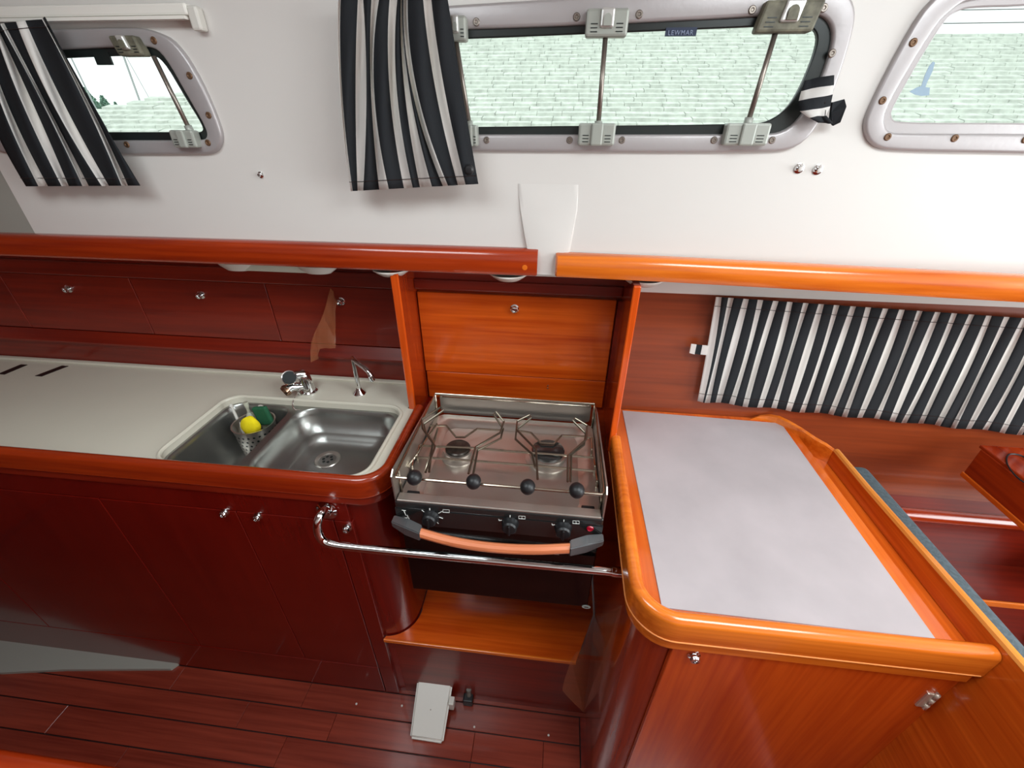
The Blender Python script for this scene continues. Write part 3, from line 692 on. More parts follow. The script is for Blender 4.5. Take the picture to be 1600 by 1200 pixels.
tag(obj('scourer', b, green), 'dark green scouring pad in the utensil cup behind the sponge', 'scourer')
bt = thing('soap_bottle', 'small clear bottle with pale cap in the utensil cup behind the green pad', 'bottle', (cp.x+.012, cp.y+.034, zcb+.004))
obj('bottle_body', lathe((cp.x+.012, cp.y+.030, zcb+.004), (0, 0, 1), [(0, 0), (.013, 0), (.013, .125), (.007, .134), (0, .134)], 16), clearp, bt, True)
obj('cap', lathe((cp.x+.012, cp.y+.030, zcb+.138), (0, 0, 1), [(.0085, 0), (.0085, .012), (.005, .016), (0, .016)], 14), white_plastic, bt, True)
bt = thing('pump_bottle', 'slim clear dispenser with a tall nozzle standing in the utensil cup', 'bottle', (cp.x-.020, cp.y+.022, zcb+.004))
obj('bottle_body', lathe((cp.x-.020, cp.y+.020, zcb+.004), (0, 0, 1), [(0, 0), (.011, 0), (.012, .118), (.009, .126), (.005, .132), (0, .132)], 16), clearp, bt, True)
obj('nozzle', lathe((cp.x-.020, cp.y+.020, zcb+.134), (-.1, .1, 1), [(.005, 0), (.004, .014), (.0065, .026), (.007, .034), (0, .034)], 12), clearp, bt, True)
br = thing('dish_brush', 'white-handled dish brush leaning at the left of the utensil cup', 'brush', (cp.x-.038, cp.y, zcb))
obj('handle', tube([Vector((cp.x-.030, cp.y-.010, zcb+.006)), Vector((cp.x-.066, cp.y+.018, cp.z+.035))], .0038, 8), white_plastic, br, True)
obj('hanging_tip', lathe(Vector((cp.x-.066, cp.y+.018, cp.z+.033)), (-.4, .3, .7), [(.0038, 0), (.006, .004), (.004, .01), (0, .011)], 10), white_plastic, br, True)

# ------------------------------------------------------------------ stove
SXL, SXR, SYF, SYB = -.318, .128, .622, .985
sv = thing('gimballed_stove', 'two-burner stainless boat stove with black oven between the cabinets', 'stove', ((SXL+SXR)/2, .8, EYE-1.02))
ZH = EYE-.705
obj('oven_body', box(SXL+.01, SXR-.008, SYF+.03, SYB-.03, EYE-1.012, ZH-.006, .004), enamel, sv)
obj('hob_tray', plate(z3(rrect(SXL+.004, SXR-.004, SYF+.004, SYB-.02, .02), ZH-.006), [], (0, 0, .006)), steel, sv)
rim_p = [Vector((x, y, ZH+.012)) for x, y in rrect(SXL+.03, SXR-.03, SYF+.07, SYB-.055, .035, 6)]
b = bmesh.new(); rr_ = []
for dx, z in ((0.03, ZH+.0005), (.022, ZH+.004), (.012, ZH+.010), (0, ZH+.012), (-.012, ZH+.012)):
    rr_.append([b.verts.new((x, y, z)) for x, y in rrect(SXL+.018+dx, SXR-.018-dx, SYF+.005+dx*.6, SYB-.045-dx, .03, 6)])
for A, B_ in zip(rr_, rr_[1:]):
    k = len(A)
    for j in range(k): b.faces.new((A[j], A[(j+1) % k], B_[(j+1) % k], B_[j]))
obj('tray_rim', b, steel, sv, True)
# splash plates: back, left, right
def plate_y(name, x0, x1, y, z0, z1, r=.012): return obj(name, plate([(x, y, z) for x, z in rrect(x0, x1, z0, z1, r, 4)], [], (0, .003, 0)), steel, sv)
plate_y('back_plate', SXL+.012, SXR-.012, SYB-.010, ZH, EYE-.640)
for nm, xx in (('side_plate', SXL), ('side_plate', SXR-.003)):
    obj(nm, plate([(xx, SYF+.002, ZH-.004), (xx, SYB-.02, ZH-.004), (xx, SYB-.02, EYE-.645), (xx, SYF+.30, EYE-.632), (xx, SYF+.015, EYE-.614), (xx, SYF+.002, EYE-.624)], [], (.003, 0, 0)), steel, sv)
for x_ in (SXL+.018, SXR-.045): obj('rubber_pad', box(x_, x_+.028, SYF+.012, SYF+.034, ZH+.0005, ZH+.014, .002), black_pl, sv)
obj('front_lip', box(SXL, SXR, SYF-.006, SYF+.014, ZH-.004, ZH+.022-.004, .006, 3), enamel, sv)
obj('front_trim', box(SXL+.006, SXR-.006, SYF-.004, SYF+.02, ZH+.016, ZH+.021, .002), steel, sv)
# fascia
fz0, fz1 = EYE-.760, EYE-.708
fb = plate([(SXL, SYF-.006, fz1), (SXL, SYF-.002, fz0), (SXL, SYF+.03, fz0), (SXL, SYF+.03, fz1)], [], (SXR-SXL, 0, 0))
fa = obj('control_fascia', fb, enamel, sv)
for px, py in ((673, 806), (797, 817), (880, 824)):
    p = P(px, py, 1, SYF-.006)
    kb = obj('control_knob', lathe((p.x, SYF-.004, p.z-.002), (0, -1, .12), [(.0185, 0), (.0185, .003), (.0165, .006), (.0155, .018), (.0125, .0215), (0, .0225)], 28), black_pl, fa, True)
    b = box(p.x-.0022, p.x+.0022, SYF-.030, SYF-.010, p.z-.013, p.z+.013, .001); obj('grip', b, black_pl, kb)
    b = box(p.x-.0008, p.x+.0008, SYF-.0075, SYF-.0055, p.z+.0185, p.z+.0235); obj('pointer', b, white_mark, fa)
p = P(922, 826, 1, SYF-.006); obj('igniter_button', lathe((p.x, SYF-.004, p.z), (0, -1, 0), [(.0075, 0), (.0075, .002), (.006, .004), (.005, .003), (0, .003)], 18), red_led, fa, True)
b = None
def mark(a, c, w_=.0006):
    global b
    A = P(*a, 1, SYF-.0058); B_ = P(*c, 1, SYF-.0058); b = tube([A, B_], w_, 4, b)
for px, py, w_, h_ in ((697, 798.5, 10, 5), (815.5, 808.5, 10, 5), (900, 816, 10, 5)):
    mark((px-w_/2, py-h_/2), (px+w_/2, py-h_/2+.6)); mark((px+w_/2, py-h_/2+.6), (px+w_/2, py+h_/2)); mark((px+w_/2, py+h_/2), (px-w_/2, py+h_/2-.6)); mark((px-w_/2, py+h_/2-.6), (px-w_/2, py-h_/2))
mark((815.5, 806), (815.5, 811)); mark((900, 814), (900, 818))
for a, c in (((659, 797), (663, 800)), ((685, 802), (691, 799)), ((686, 808), (692, 810)), ((683, 816), (685, 818)), ((779, 811), (781, 814)), ((779, 813), (784, 813)), ((862, 818), (864, 821)), ((862, 820), (867, 820)), ((628, 797), (634, 798)), ((631, 798), (634, 805)), ((628, 809), (637, 809)), ((636, 805), (640, 812))): mark(a, c, .0008)
obj('printed_marks', b, white_mark, fa)['kind'] = 'stuff'
# oven door
od = obj('oven_door', box(SXL+.002, SXR-.002, SYF+.004, SYF+.03, EYE-1.012, EYE-.764, .003), black_gl, sv)
b = None
for k in range(9): b = box(SXL+.24+k*.014, SXL+.250+k*.014, SYF+.0025, SYF+.0045, EYE-.822, EYE-.8205, 0, 1, b)
obj('vent_slot', b, steel, od)
p = P(916, 948, 1, SYF+.004)
bd = lathe((0, 0, 0), (0, -1, 0), [(.0085, 0), (.0085, .001), (0, .0012)], 24); bmesh.ops.scale(bd, vec=(1.25, 1, .8), verts=bd.verts); bmesh.ops.translate(bd, vec=(p.x, SYF+.004, p.z), verts=bd.verts)
bdo = obj('oval_badge', bd, mat('pale_badge', srgb(190, 215, 210), .4), od)
obj('badge_mark', box(p.x-.005, p.x+.005, SYF+.0024, SYF+.003, p.z-.0012, p.z+.0012), enamel, bdo)
p = P(797, 952, 1, SYF+.02); obj('gimbal_pin', lathe((p.x, SYF+.02, EYE-1.008), (0, 0, -1), [(.006, 0), (.006, .018), (.003, .022), (0, .022)], 12), steel, sv, True)
# handle: two grey ends + bowed wooden grip
YHd = SYF-.05
def hp_(px, py, y): return P(px, py, 1, y)
gp = [hp_(658, 833, YHd-.0), hp_(700, 845, YHd-.006), hp_(745, 853, YHd-.010), hp_(790, 857.5, YHd-.012), hp_(840, 859, YHd-.010), hp_(890, 856.5, YHd)]
gp = chaikin(gp, 2, False)
b = bmesh.new(); rings = []
for q in gp:
    rings.append([b.verts.new(q+Vector((0, .010*math.cos(a), .0105*math.sin(a)))) for a in [k*math.pi/5 for k in range(10)]])
for A, B_ in zip(rings, rings[1:]):
    for j in range(10): b.faces.new((A[j], A[(j+1) % 10], B_[(j+1) % 10], B_[j]))
b.faces.new(rings[0]); b.faces.new(rings[-1][::-1])
hd = obj('oven_handle', b, copper, sv, True)
for s, q0, tip, root in ((0, gp[0], hp_(612, 818, SYF-.02), 0), (1, gp[-1], hp_(943, 848, SYF-.02), 0)):
    q1 = Vector((tip.x, SYF-.012, tip.z)); b = bmesh.new(); rg = []
    for f, hy, hz in ((0, .0115, .0120), (.5, .013, .013), (1, .010, .0075)):
        c_ = q0.lerp(q1, f); rg.append([b.verts.new(c_+Vector((0, sy*hy, sz*hz))) for sy, sz in ((-1, -1), (-1, 1), (1, 1), (1, -1))])
    for A, B_ in zip(rg, rg[1:]):
        for j in range(4): b.faces.new((A[j], A[(j+1) % 4], B_[(j+1) % 4], B_[j]))
    b.faces.new(rg[0]); b.faces.new(rg[-1][::-1]); bmesh.ops.recalc_face_normals(b, faces=b.faces)
    bmesh.ops.bevel(b, geom=b.edges[:], offset=.002, segments=2, affect='EDGES')
    o = obj('handle_end', b, handle_end, sv)
# burners
for px, py, R0, rusty in ((716, 706, .036, 1), (856, 710, .047, 0)):
    p = P(px, py, 2, ZH+.012); c0 = (p.x, p.y, ZH)
    bu = obj('burner', lathe(c0, (0, 0, 1), [(R0*1.18, 0), (R0*1.18, .003), (R0*.95, .006), (R0*.9, .014), (R0*1.02, .018), (R0*1.0, .022), (0, .022)], 36), steel, sv, True)
    obj('burner_cap', lathe((p.x, p.y, ZH+.022), (0, 0, 1), [(R0*.86, 0), (R0*.86, .004), (R0*.78, .0065), (0, .0068)], 36), mat('burnt_cap', srgb(58, 50, 44), .3, .5, var=.6, vscale=80) if rusty else enamel, bu, True)
# fiddle rail and pot clamps: surveyed wires
ZWi = EYE-.628
def wz(pts, z=ZWi): return [P(590+a/4, 590+c/4, 2, z) for a, c in pts]
ra = obj('fiddle_rail', tube([Vector((SXL+.006, SYB-.03, ZWi)), Vector((SXL+.006, SYF+.012, ZWi)), Vector((SXL+.01, SYF+.006, ZWi)), Vector((SXR-.01, SYF+.006, ZWi)), Vector((SXR-.006, SYF+.012, ZWi)), Vector((SXR-.006, SYB-.03, ZWi))], .0034, 10, closed=True), wire_m, sv, True)
obj('fiddle_rail', tube([Vector((SXL+.03, SYB-.045, ZWi+.002)), Vector((SXR-.02, SYB-.045, ZWi+.002))], .0022, 8), wire_m, sv, True)
for x_, y_ in ((SXL+.006, SYB-.03), (SXL+.006, SYF+.03), (SXR-.006, SYB-.03), (SXR-.006, SYF+.03)): obj('rail_post', tube([(x_, y_, ZH), (x_, y_, ZWi)], .003, 8), wire_m, sv, True)
b = None
grid = [[(245, 480), (262, 422), (350, 430), (600, 440), (800, 458), (960, 470), (1350, 500), (1360, 550)], [(215, 552), (228, 498), (400, 505), (700, 528), (980, 550), (1362, 585), (1372, 645)],
        [(1340, 445), (1338, 378), (1300, 372)], [(330, 300), (430, 300), (490, 372), (545, 372), (622, 320), (780, 330)], [(870, 330), (960, 345), (1020, 410), (1100, 415), (1150, 362), (1310, 368)],
        [(300, 585), (375, 320)], [(190, 560), (370, 290)]]
for g in grid:
    z = EYE-.672
    obj('pan_support', tube(wz(g, z), .0028, 8, smooth_n=0), wire_m, sv, True)
for g_ in ((245, 480), (215, 552), (1340, 445), (1360, 550), (1372, 645)):
    q = wz([g_], EYE-.672)[0]; obj('support_foot', tube([(q.x, q.y, ZH), (q.x, q.y, EYE-.672)], .0024, 8), wire_m, sv, True)
# clamps: (front foot, knee, shoulder, raised loop tip)
clamps = [([(300, 592), (360, 430), (282, 320), (275, 262)], [(395, 185), (412, 205)], [(290, 290), (300, 340), (345, 405), (322, 590)], (230, 625)),
          ([(568, 600), (612, 435), (765, 345), (790, 275)], [(738, 213), (724, 228)], [(785, 320), (770, 380), (625, 455), (598, 602)], (600, 650)),
          ([(1000, 635), (990, 450), (868, 325), (872, 272)], [(952, 234), (962, 250)], [(868, 325), (862, 385), (965, 478), (985, 560)], (938, 683)),
          ([(1188, 650), (1190, 490), (1305, 385), (1310, 300)], [(1232, 254), (1218, 268)], [(1300, 350), (1290, 420), (1210, 480), (1205, 650)], (1245, 705))]
for A_, T_, B__, ball in clamps:
    a1 = wz(A_, EYE-.622); t1 = [v+Vector((0, 0, 0)) for v in wz(T_, EYE-.606)]; b1 = wz(B__, EYE-.630)
    obj('pot_clamp', tube(a1+t1+b1, .0026, 8), mat('dark_wire', srgb(120, 112, 98), .3, .9) if 'dark_wire' not in bpy.data.materials else bpy.data.materials['dark_wire'], sv, True)
    q = P(590+ball[0]/4, 590+ball[1]/4, 1, SYF-.006)
    cb = obj('clamp_knob', lathe(q, (0, -1, 0), [(0, -.0165)]+[(.0155*math.sin(a), -.0165*math.cos(a)) for a in [math.pi*k/12 for k in range(1, 12)]]+[(0, .0165)], 24), black_pl, sv, True)
    obj('clamp_shaft', tube([q, Vector((q.x, SYF+.02, ZWi))], .003, 8), wire_m, sv, True)

# recess under the stove
rc = thing('oven_shelf', 'bare wooden shelf and dark kick panel below the oven', 'shelf', (-.1, .7, 0))
ZSf = EYE-1.325
shp = [(-.452, .652), (.125, .652), (.182, .80), (.184, 1.085), (XS+.002, 1.085), (XS+.002, YF+.10)]+arc(XS-.088, YF+.088, .092, 0, -86, 10)
obj('shelf_board', plate(z3(shp, ZSf-.012), [], (0, 0, .012)), wood_o, rc)
obj('kick_panel', plate(z3([(-.450, .668), (.20, .668), (.20, .68), (-.450, .68)], 0), [], (0, 0, ZSf-.012)), wood_rx, rc)
obj('edge_strip', box(-.452, .125, .649, .654, ZSf-.013, ZSf+.0005, .001), wood_ox, rc)

# grab bar
gb = thing('grab_bar', 'polished chrome grab bar running in front of the oven', 'grab bar', (-.15, .6, EYE-.84))
m0 = P(511, 797, 1, YF-.012); e1 = Vector((.178, .604, EYE-.833))
gpts = [m0, P(508, 796, 1, YF-.03), P(501, 803, 1, .615), P(496, 815, 1, .602), P(496, 830, 1, .597), P(503, 845, 1, .596), P(520, 851.5, 1, .596), P(560, 856, 1, .597), Vector((-.30, .598, EYE-.830)), e1]
obj('bar', tube(gpts, .0095, 16, smooth_n=3), chrome, gb, True)
fg = obj('flange', lathe(m0, (0, -1, 0), [(.026, 0), (.026, .003), (.013, .007), (.012, .014), (0, .014)], 28), chrome, gb, True)
for s in (-1, 1): obj('flange_screw', lathe(m0+Vector((.019*s, -.003, .008*-s)), (0, -1, 0), [(.004, 0), (.003, .002), (0, .002)], 10), alu_s, fg)
obj('end_sleeve', tube([e1+Vector((-.018, 0, 0)), e1+Vector((.006, 0, 0))], .0115, 16), chrome, gb, True)

# ------------------------------------------------------------------ right cabinet and worktop
rcb = thing('worktop_cabinet', 'bright orange mahogany cabinet with round corner under the grey worktop', 'cabinet', (.46, .75, 0))
XL = .186; YFr = .447
foot = [(.685, YFr+.006), (.252, YFr+.006)]+arc(XL+.07, YFr+.006+.07, .07, -90, -180, 10)+[(XL, 1.065), (.685, 1.065)]
obj('carcass', plate(z3(foot, 0), [z3(rrect(.30, .66, .50, 1.0, .02), 0)], (0, 0, ZR-.03)), wood_z, rcb, True)
d = obj('door', box(.252, .718, YFr-.006, YFr+.006, .03, ZR-.084, .0015, 1), wood_oz, rcb)
p = P(1084, 1023, 1, YFr-.006); knob('latch_button', d, (p.x, YFr-.006, p.z), r=.0095, h=.012)
hg = obj('hinge', box(.704, .724, YFr-.0095, YFr-.003, EYE-.905, EYE-.858, .0015), hinge_m, rcb)
for zz in (EYE-.862, EYE-.880, EYE-.899): obj('knuckle', tube([(.718, YFr-.010, zz-.007), (.718, YFr-.010, zz+.007)], .0038, 10), hinge_m, hg, True)
rwt = thing('right_worktop', 'grey-sheeted worktop with bright wooden fiddle and rounded corner', 'worktop', (.45, .75, ZR-.03))
XOr = .168; Ro = .080; YO = .428
inn = [(.684, YO+.02)]+[(.26, YO+.02)]+arc(XOr+.02+.062, YO+.02+.062, .062, -90, -180, 8)+[(XOr+.022, 1.072), (.684, 1.072)]
obj('top', plate(z3(inn, ZR-.03), [], (0, 0, .028)), wood_oy, rwt)
obj('grey_sheet', plate([(.2185, .457, ZR-.002), (.656, .452, ZR-.002), (.660, 1.050, ZR-.002), (.2185, 1.062, ZR-.002)], [], (0, 0, .0025)), sheet, rwt)['label'] = 'worn grey sheet'
path = list(reversed([(.736, YO)]+arc(XOr+Ro, YO+Ro, Ro, -90, -180, 12)+[(XOr+.006, .93)]))
obj('fiddle', sweep(path, round_prof(-.026, 0, ZR-.051, ZR+.008, .012)), wood_ox, rwt, True)
path = list(reversed([(.730, YO+.003)]+arc(XOr+Ro, YO+Ro, Ro-.003, -90, -180, 12)+[(XOr+.009, .93)]))
obj('lower_moulding', sweep(path, round_prof(-.028, -.002, ZR-.082, ZR-.0515, .003, 3)), wood_ox, rwt, True)
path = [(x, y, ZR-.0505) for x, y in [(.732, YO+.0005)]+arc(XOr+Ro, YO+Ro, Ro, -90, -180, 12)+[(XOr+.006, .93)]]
obj('highlight_bead', tube(path, .0016, 6), bead_m, rwt, True)  # pale bead added to draw the highlight between fiddle and moulding
# divider
dv = thing('divider_board', 'tall wooden divider board along the right side of the worktop', 'divider', (.70, .6, .3))
prof = [(.02, .05), (.02, EYE-.697), (.40, EYE-.698), (.62, EYE-.704), (.80, EYE-.709), (.93, EYE-.709), (.945, EYE-.714), (.945, EYE-.76), (.945, .05)]
bd = plate([(.737, y, z) for y, z in prof], [], (.014, 0, 0))
obj('board', bd, wood_oy, dv)
b = tube([(.744, q[0], q[1]+.001) for q in prof[1:6]], .0076, 8)
obj('edge_trim', b, wood('pale_edge', srgb(206, 116, 40), srgb(232, 150, 62), 'y'), dv, True)
b = bmesh.new(); rg = []
for x, y, z in ((.736, .93, -.7085), (.722, .945, -.703), (.703, .965, -.700), (.684, .998, -.697), (.663, 1.03, -.696), (.645, 1.05, -.696), (.625, 1.058, -.698), (.600, 1.061, -.704), (.580, 1.062, -.716)):
    rg.append([b.verts.new(q) for q in ((x, y, ZR-.034), (x, y, EYE+z), (x+.009, y+.010, EYE+z), (x+.009, y+.010, ZR-.034))])
for A, B_ in zip(rg, rg[1:]):
    for j in range(4): b.faces.new((A[j], A[(j+1) % 4], B_[(j+1) % 4], B_[j]))
b.faces.new(rg[0]); b.faces.new(rg[-1][::-1]); bmesh.ops.recalc_face_normals(b, faces=b.faces)
obj('corner_fillet', b, wood_ox, dv)
obj('slot_floor', box(.686, .736, .452, 1.06, ZR-.06, ZR-.034), wood_oy, dv)
obj('stile', box(.7192, .7365, .443, .455, .03, ZR-.084), wood_oz, dv)

# cushion and nook to the right
cs = thing('seat_back_cushion', 'long narrow grey vinyl cushion behind the divider board', 'cushion', (.74, .55, .70))
b = box(.756, .808, .02, .90, .70, EYE-.722, .016, 4); obj('pad', b, cushion_m, cs, True)
obj('piping', tube([(.806, .04, EYE-.74), (.806, .88, EYE-.74)], .003, 8), cushion_m, cs, True)
# hull lining (right) with hull window behind the long curtain
hl = plate([(.186, YH, 0), (2.72, YH, 0), (2.72, YH, EYE-.356), (.186, YH, EYE-.356)], [[(.50, YH, EYE-.66), (1.5, YH, EYE-.66), (1.5, YH, EYE-.43), (.50, YH, EYE-.43)]], (0, .02, 0))
hlo = obj('trim_4', hl, wood_hull); struct(hlo, 'brown wooden hull lining behind the right worktop and long curtain')
struct(obj('trim_5', box(.186, 2.72, YH-.002, YH+.025, EYE-.356, EYE-.29), liner), 'white strip above the hull lining')
struct(obj('window_4', plate([(.49, YH+.012, EYE-.67), (1.51, YH+.012, EYE-.67), (1.51, YH+.012, EYE-.42), (.49, YH+.012, EYE-.42)], [], (0, .004, 0)), glass), 'hull window hidden behind the long curtain')
nk = thing('nook_locker', 'open red mahogany locker with rounded top rail in the right-hand nook', 'cabinet', (1.5, .95, .3))
YN = 1.0; zt = EYE-.975
obj('top_rail', tube([(.812, YN, zt), (2.7, YN-.01, zt)], .020, 16), wood_x, nk, True)
obj('back_panel', box(.812, 2.7, YN, YN+.012, .25, zt-.012), wood_rx, nk)
obj('top_board', box(.812, 2.7, YN, YH, zt-.012, zt+.004), wood_rx, nk)
p1 = P(1545, 938, 2, EYE-1.16); 
obj('shelf_board', box(.812, 2.7, p1.y, YN, EYE-1.172, EYE-1.16), wood_rx, nk)
obj('shelf_edge', box(.812, 2.7, p1.y-.008, p1.y, EYE-1.178, EYE-1.156, .003), wood_ox, nk)
q = P(1550, 893, 2, EYE-1.16)
obj('end_panel', box(q.x+.15, q.x+.162, p1.y, YN, .3, zt-.012), wood_rx, nk)
obj('lower_panel', box(.812, 2.7, p1.y+.02, p1.y+.03, .0, EYE-1.172), wood_rx, nk)
bm_ = thing('box_beam', 'dark wooden box beam jutting from the hull lining at right', 'beam', (1.19, .8, EYE-.80))
a0 = P(1505, 738, 1, 1.02)
obj('side_board', box(a0.x, a0.x+.012, .3, 1.02, a0.z, a0.z+.084, .003), wood_y, bm_)
obj('top_board', box(a0.x+.002, a0.x+.11, .3, 1.03, a0.z+.082, a0.z+.092, .003), wood_y, bm_)
obj('lower_lip', box(a0.x-.003, a0.x+.010, .3, 1.022, a0.z-.012, a0.z+.002, .002), wood_oy, bm_)
rg = P(1590, 735, 2, a0.z+.095)
tag(obj('cable', tube([P(1572, 715, 2, a0.z+.095), P(1578, 708, 2, a0.z+.095), P(1600, 712, 2, a0.z+.095), P(1625, 735, 2, a0.z+.095), P(1612, 760, 2, a0.z+.095), P(1590, 748, 2, a0.z+.095), P(1574, 728, 2, a0.z+.095)], .0018, 6, closed=True, smooth_n=2), black_pl), 'thin black loop of cable lying on the box beam', 'cable')

# ------------------------------------------------------------------ on the sole
fp = thing('foot_pump', 'white foot-pump pedal standing on the sole below the oven shelf', 'pedal', (-.33, .6, 0))
A, B_, Cc, D = P(652, 1062, 2, .075), P(707, 1068, 2, .075), P(692, 1160, 2, .02), P(640, 1152, 2, .02)
b = bmesh.new(); th = .018; tv = [b.verts.new(v) for v in (A, B_, Cc, D)]; bv = [b.verts.new(v-Vector((0, 0, th))) for v in (A, B_, Cc, D)]
b.faces.new(tv); b.faces.new(bv[::-1])
for i in range(4): b.faces.new((tv[i], tv[(i+1) % 4], bv[(i+1) % 4], bv[i]))
bmesh.ops.recalc_face_normals(b, faces=b.faces); bmesh.ops.bevel(b, geom=b.edges[:], offset=.006, segments=3, affect='EDGES')
pd = obj('pedal_plate', b, white_plastic, fp, True)
mc = (A+B_+Cc+D)/4; obj('screw', lathe(mc+Vector((0, 0, .0003)), (0, -.4, 1), [(.002, 0), (0, .0005)], 8), alu_s, pd)
obj('pump_base', box(mc.x-.035, mc.x+.035, mc.y-.02, mc.y+.04, 0, .028, .006), white_plastic, fp)
obj('side_tab', box(B_.x-.004, B_.x+.014, B_.y-.055, B_.y-.03, .02, .06, .003), white_plastic, fp)
vp = P(731, 1103, 2, 0)
vt = thing('floor_valve', 'small black valve with grey stem on the sole beside the white pedal', 'valve', (vp.x, vp.y, 0))
obj('block', box(vp.x-.016, vp.x+.016, vp.y-.002, vp.y+.028, 0, .035, .004), black_pl, vt)
obj('stem', lathe((vp.x+.002, vp.y+.018, .035), (0, .1, 1), [(.008, 0), (.008, .012), (.006, .02), (.009, .026), (.008, .034), (0, .035)], 14), mat('grey_plastic', srgb(110, 106, 100), .5), vt, True)
# grey tapered strip by the plinth
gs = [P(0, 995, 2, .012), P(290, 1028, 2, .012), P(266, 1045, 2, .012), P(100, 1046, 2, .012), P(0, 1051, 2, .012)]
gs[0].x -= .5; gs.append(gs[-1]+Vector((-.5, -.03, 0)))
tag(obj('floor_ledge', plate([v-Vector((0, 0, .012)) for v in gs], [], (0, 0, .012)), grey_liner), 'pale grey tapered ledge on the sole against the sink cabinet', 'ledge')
# crumbs
b = None
for px, py in ((557, 1100), (628, 1103), (741, 1136), (857, 1149), (720, 1066), (799, 973), (790, 1064), (866, 1020)):
    p = P(px, py, 2, 0.0) if py > 1080 else None
    if p: b = lathe(p+Vector((0, 0, .0)), (0, 0, 1), [(.0035, 0), (.003, .003), (0, .004)], 7, b)
cr = obj('crumbs', b, white_plastic); cr['kind'] = 'stuff'; tag(cr, 'tiny white crumbs scattered on the planked sole', 'debris')
# near table at the lower left
nt_ = thing('near_table', 'rounded wooden table edge in the bottom left corner of the view', 'table', (-1.2, 0, 0))
pe = P(0, 1170, 2, EYE-.80)
obj('tabletop', box(-2.3, -.46, -.35, pe.y, EYE-.822, EYE-.787, .015, 4), wood_x, nt_, True)
obj('pedestal', box(-1.7, -1.5, -.2, -.05, 0, EYE-.835, .01), wood_z, nt_)

# peeling clear film
def film_obj(label, pts, Ys, nm='peeling_film'):
    b = bmesh.new(); vs = [b.verts.new(P(a, c, 1, y)) for (a, c), y in zip(pts, Ys)]
    f = b.faces.new(vs); bmesh.ops.triangulate(b, faces=b.faces); bmesh.ops.subdivide_edges(b, edges=b.edges[:], cuts=2, use_grid_fill=True)
    rn = random.Random(len(pts))
    for v in b.verts: v.co += Vector((rn.uniform(-.0015, .0015), rn.uniform(-.005, .005), 0))
    o = obj(nm, b, film, None, True, fixn=False); tag(o, label, 'plastic film', 'peeling protective film'); return o
film_obj('clear film wedge hanging from the wall locker above the mixer tap', [(516, 450), (527, 470), (523, 520), (525, 543), (500, 545), (497, 562), (486, 565), (485, 540), (492, 520), (505, 490)], [1.10, 1.09, 1.09, 1.08, 1.07, 1.06, 1.06, 1.07, 1.08, 1.09])
film_obj('curled brownish clear film at the right side of the oven recess', [(930, 958), (972, 948), (985, 985), (958, 1012), (950, 1060), (912, 1112), (878, 1078), (892, 1028), (915, 1005)], [.72, .56, .56, .58, .58, .60, .62, .63, .66])

# ------------------------------------------------------------------ outside
Y0, K_, Z0 = 4.6, .45, EYE-.03
def roofpt(xd, e):  # direction (xd, 1, e) cut with the roof plane
    y = (K_*Y0-(Z0-EYE))/(K_-e); return Vector((xd*y, y, Z0+K_*(y-Y0)))
ra_, rb_ = roofpt(-1.10, .012), roofpt(0.8, .285)
rt = thing('shingled_roof', 'grey shingled roof of the dockside building seen through the portlights', 'roof', (1, Y0, Z0))
b = bmesh.new(); n_c = 46; ex = .105; rn = random.Random(4); slope = math.sqrt(1+K_*K_)
def rakex(y):  # hip line on the roof plan
    t = (y-ra_.y)/(rb_.y-ra_.y); return ra_.x+(rb_.x-ra_.x)*t
y = Y0-.3; row = 0
while y < 8.6:
    dy = ex/slope; x = max(rakex(y), -7.0)-.0; x_end = 9.5
    x -= rn.uniform(0, .1)
    while x < x_end:
        wdt = rn.uniform(.16, .34); z = Z0+K_*(y-Y0); h = .020+rn.uniform(0, .012)
        x2 = min(x+wdt-.004, x_end)
        q = [(x, y, z), (x2, y, z), (x2, y+dy*1.1, z+K_*dy*1.1), (x, y+dy*1.1, z+K_*dy*1.1)]
        v0 = [b.verts.new((a, c, d_)) for a, c, d_ in q]; v1 = [b.verts.new((a, c, d_+(h if i < 2 else .001))) for i, (a, c, d_) in enumerate(q)]
        b.faces.new(v1); b.faces.new((v0[0], v0[1], v1[1], v1[0])); b.faces.new((v0[1], v0[2], v1[2], v1[1])); b.faces.new((v0[3], v0[0], v1[0], v1[3]))
        x += wdt
    y += dy; row += 1
so_ = obj('shingles', b, roof_m, rt, False, fixn=False); so_['kind'] = 'stuff'
b = bmesh.new(); ys_ = (Y0-.3, 8.6)
vs = [b.verts.new((max(rakex(ys_[0]), -7.0)+.02, ys_[0], Z0+K_*(ys_[0]-Y0)-.01)), b.verts.new((9.5, ys_[0], Z0+K_*(ys_[0]-Y0)-.01)), b.verts.new((9.5, ys_[1], Z0+K_*(ys_[1]-Y0)-.01)), b.verts.new((rakex(ys_[1])+.02, ys_[1], Z0+K_*(ys_[1]-Y0)-.01))]
b.faces.new(vs); obj('roof_deck', b, roof_m, rt)
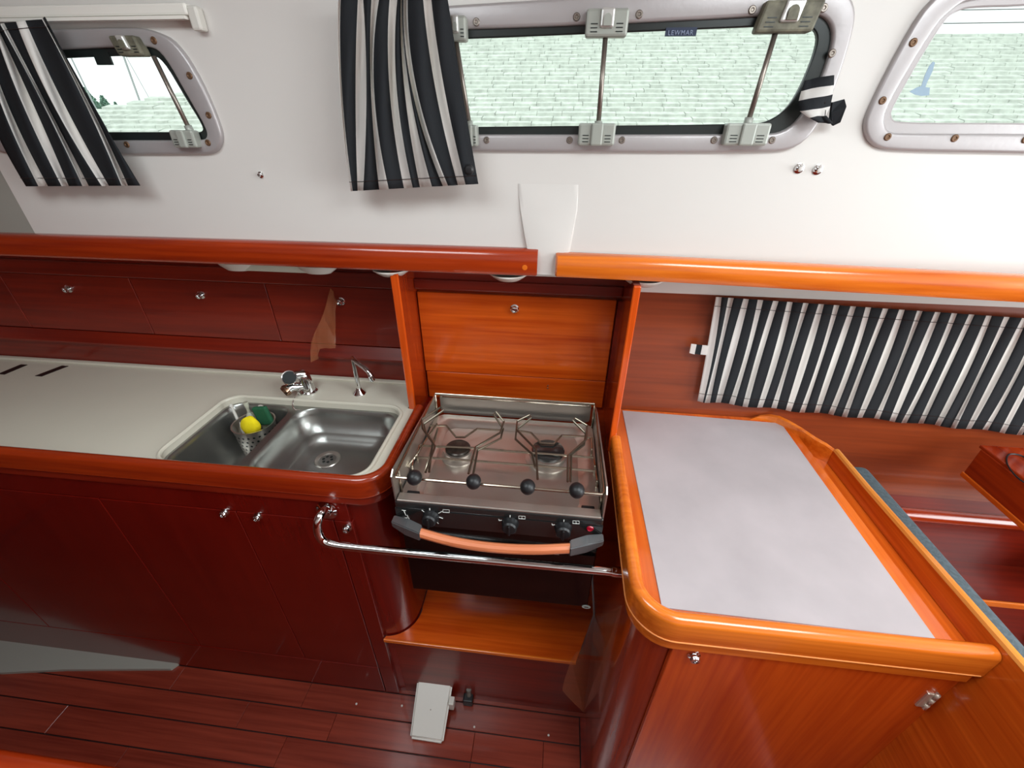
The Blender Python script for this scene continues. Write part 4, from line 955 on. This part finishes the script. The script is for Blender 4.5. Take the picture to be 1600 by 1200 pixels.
# clapboard gable behind the roof at right
sd = thing('clapboard_wall', 'white clapboard wall above the shingles seen in the right portlight', 'wall', (5, 6, EYE))
pA = P(1460, 56, 1, 6.75)
for k in range(8): obj('clapboard', box(pA.x-.6, 12, 6.75, 6.77, pA.z+k*.115, pA.z+.106+k*.115), siding_m, sd).rotation_euler = (math.radians(5), 0, 0)
obj('gap_shade_backing', box(pA.x-.6, 12, 6.80, 6.83, pA.z, pA.z+.9), ground_m, sd)  # grey sheet behind the gaps stands in for the boards' overlap shade
# conifers
for k, (px, py, s_) in enumerate(((118, 158, .7), (140, 160, .55), (165, 168, .45), (90, 150, .8), (185, 176, .4))):
    YT = 12+k*2.6; s_ *= YT/13*.9; c_ = P(px, py-2, 1, YT)
    t = thing('conifer', ['conifer top low against the sky, tallest left of the roof hip', 'second conifer top left of the roof hip', 'low conifer top nearest the middle of the small portlight', 'conifer top at the very edge of the striped curtain', 'smallest conifer top touching the roof hip'][k], 'tree', (c_.x, YT, -1.4), 'conifers beyond the roof')
    b = bmesh.new(); rn = random.Random(k)
    for j in range(2600):
        f = rn.random(); a = rn.uniform(0, 6.28); rr = (1-f)*s_*.9*rn.random()**.5; c2 = Vector((c_.x+rr*math.cos(a), YT+rr*math.sin(a), c_.z-s_+f*s_*1.6))
        d_ = .045; vs = [b.verts.new(c2+Vector((rn.uniform(-d_, d_), rn.uniform(-d_, d_), rn.uniform(-d_, d_)))) for _ in range(3)]; b.faces.new(vs)
    fo = obj('foliage', b, leaf_m, t, fixn=False); fo['kind'] = 'stuff'
    obj('trunk', tube([(c_.x, YT, -1.4), (c_.x, YT, c_.z+s_*.5)], .05, 6), mast_m, t)
for k, (a, c, r_) in enumerate((((192, 85), (221, 165), .02), ((199, 92), (238, 162), .008), ((112, 92), (150, 170), .015))):
    A = P(*a, 1, 10.0); B_ = P(*c, 1, 10.0); d_ = (A-B_)
    tag(obj('mast', tube([B_-d_*((B_.z+1.4)/d_.z), A+d_*1.6], r_, 8), mast_m), ['grey mast leaning in the middle of the small portlight', 'thin stay wire running down beside the mast', 'thin leaning mast beside the striped curtain'][k], 'mast')
gr = obj('ground', box(-30, 30, 1.6, 60, -1.5, -1.4), ground_m); struct(gr, 'dock outside')
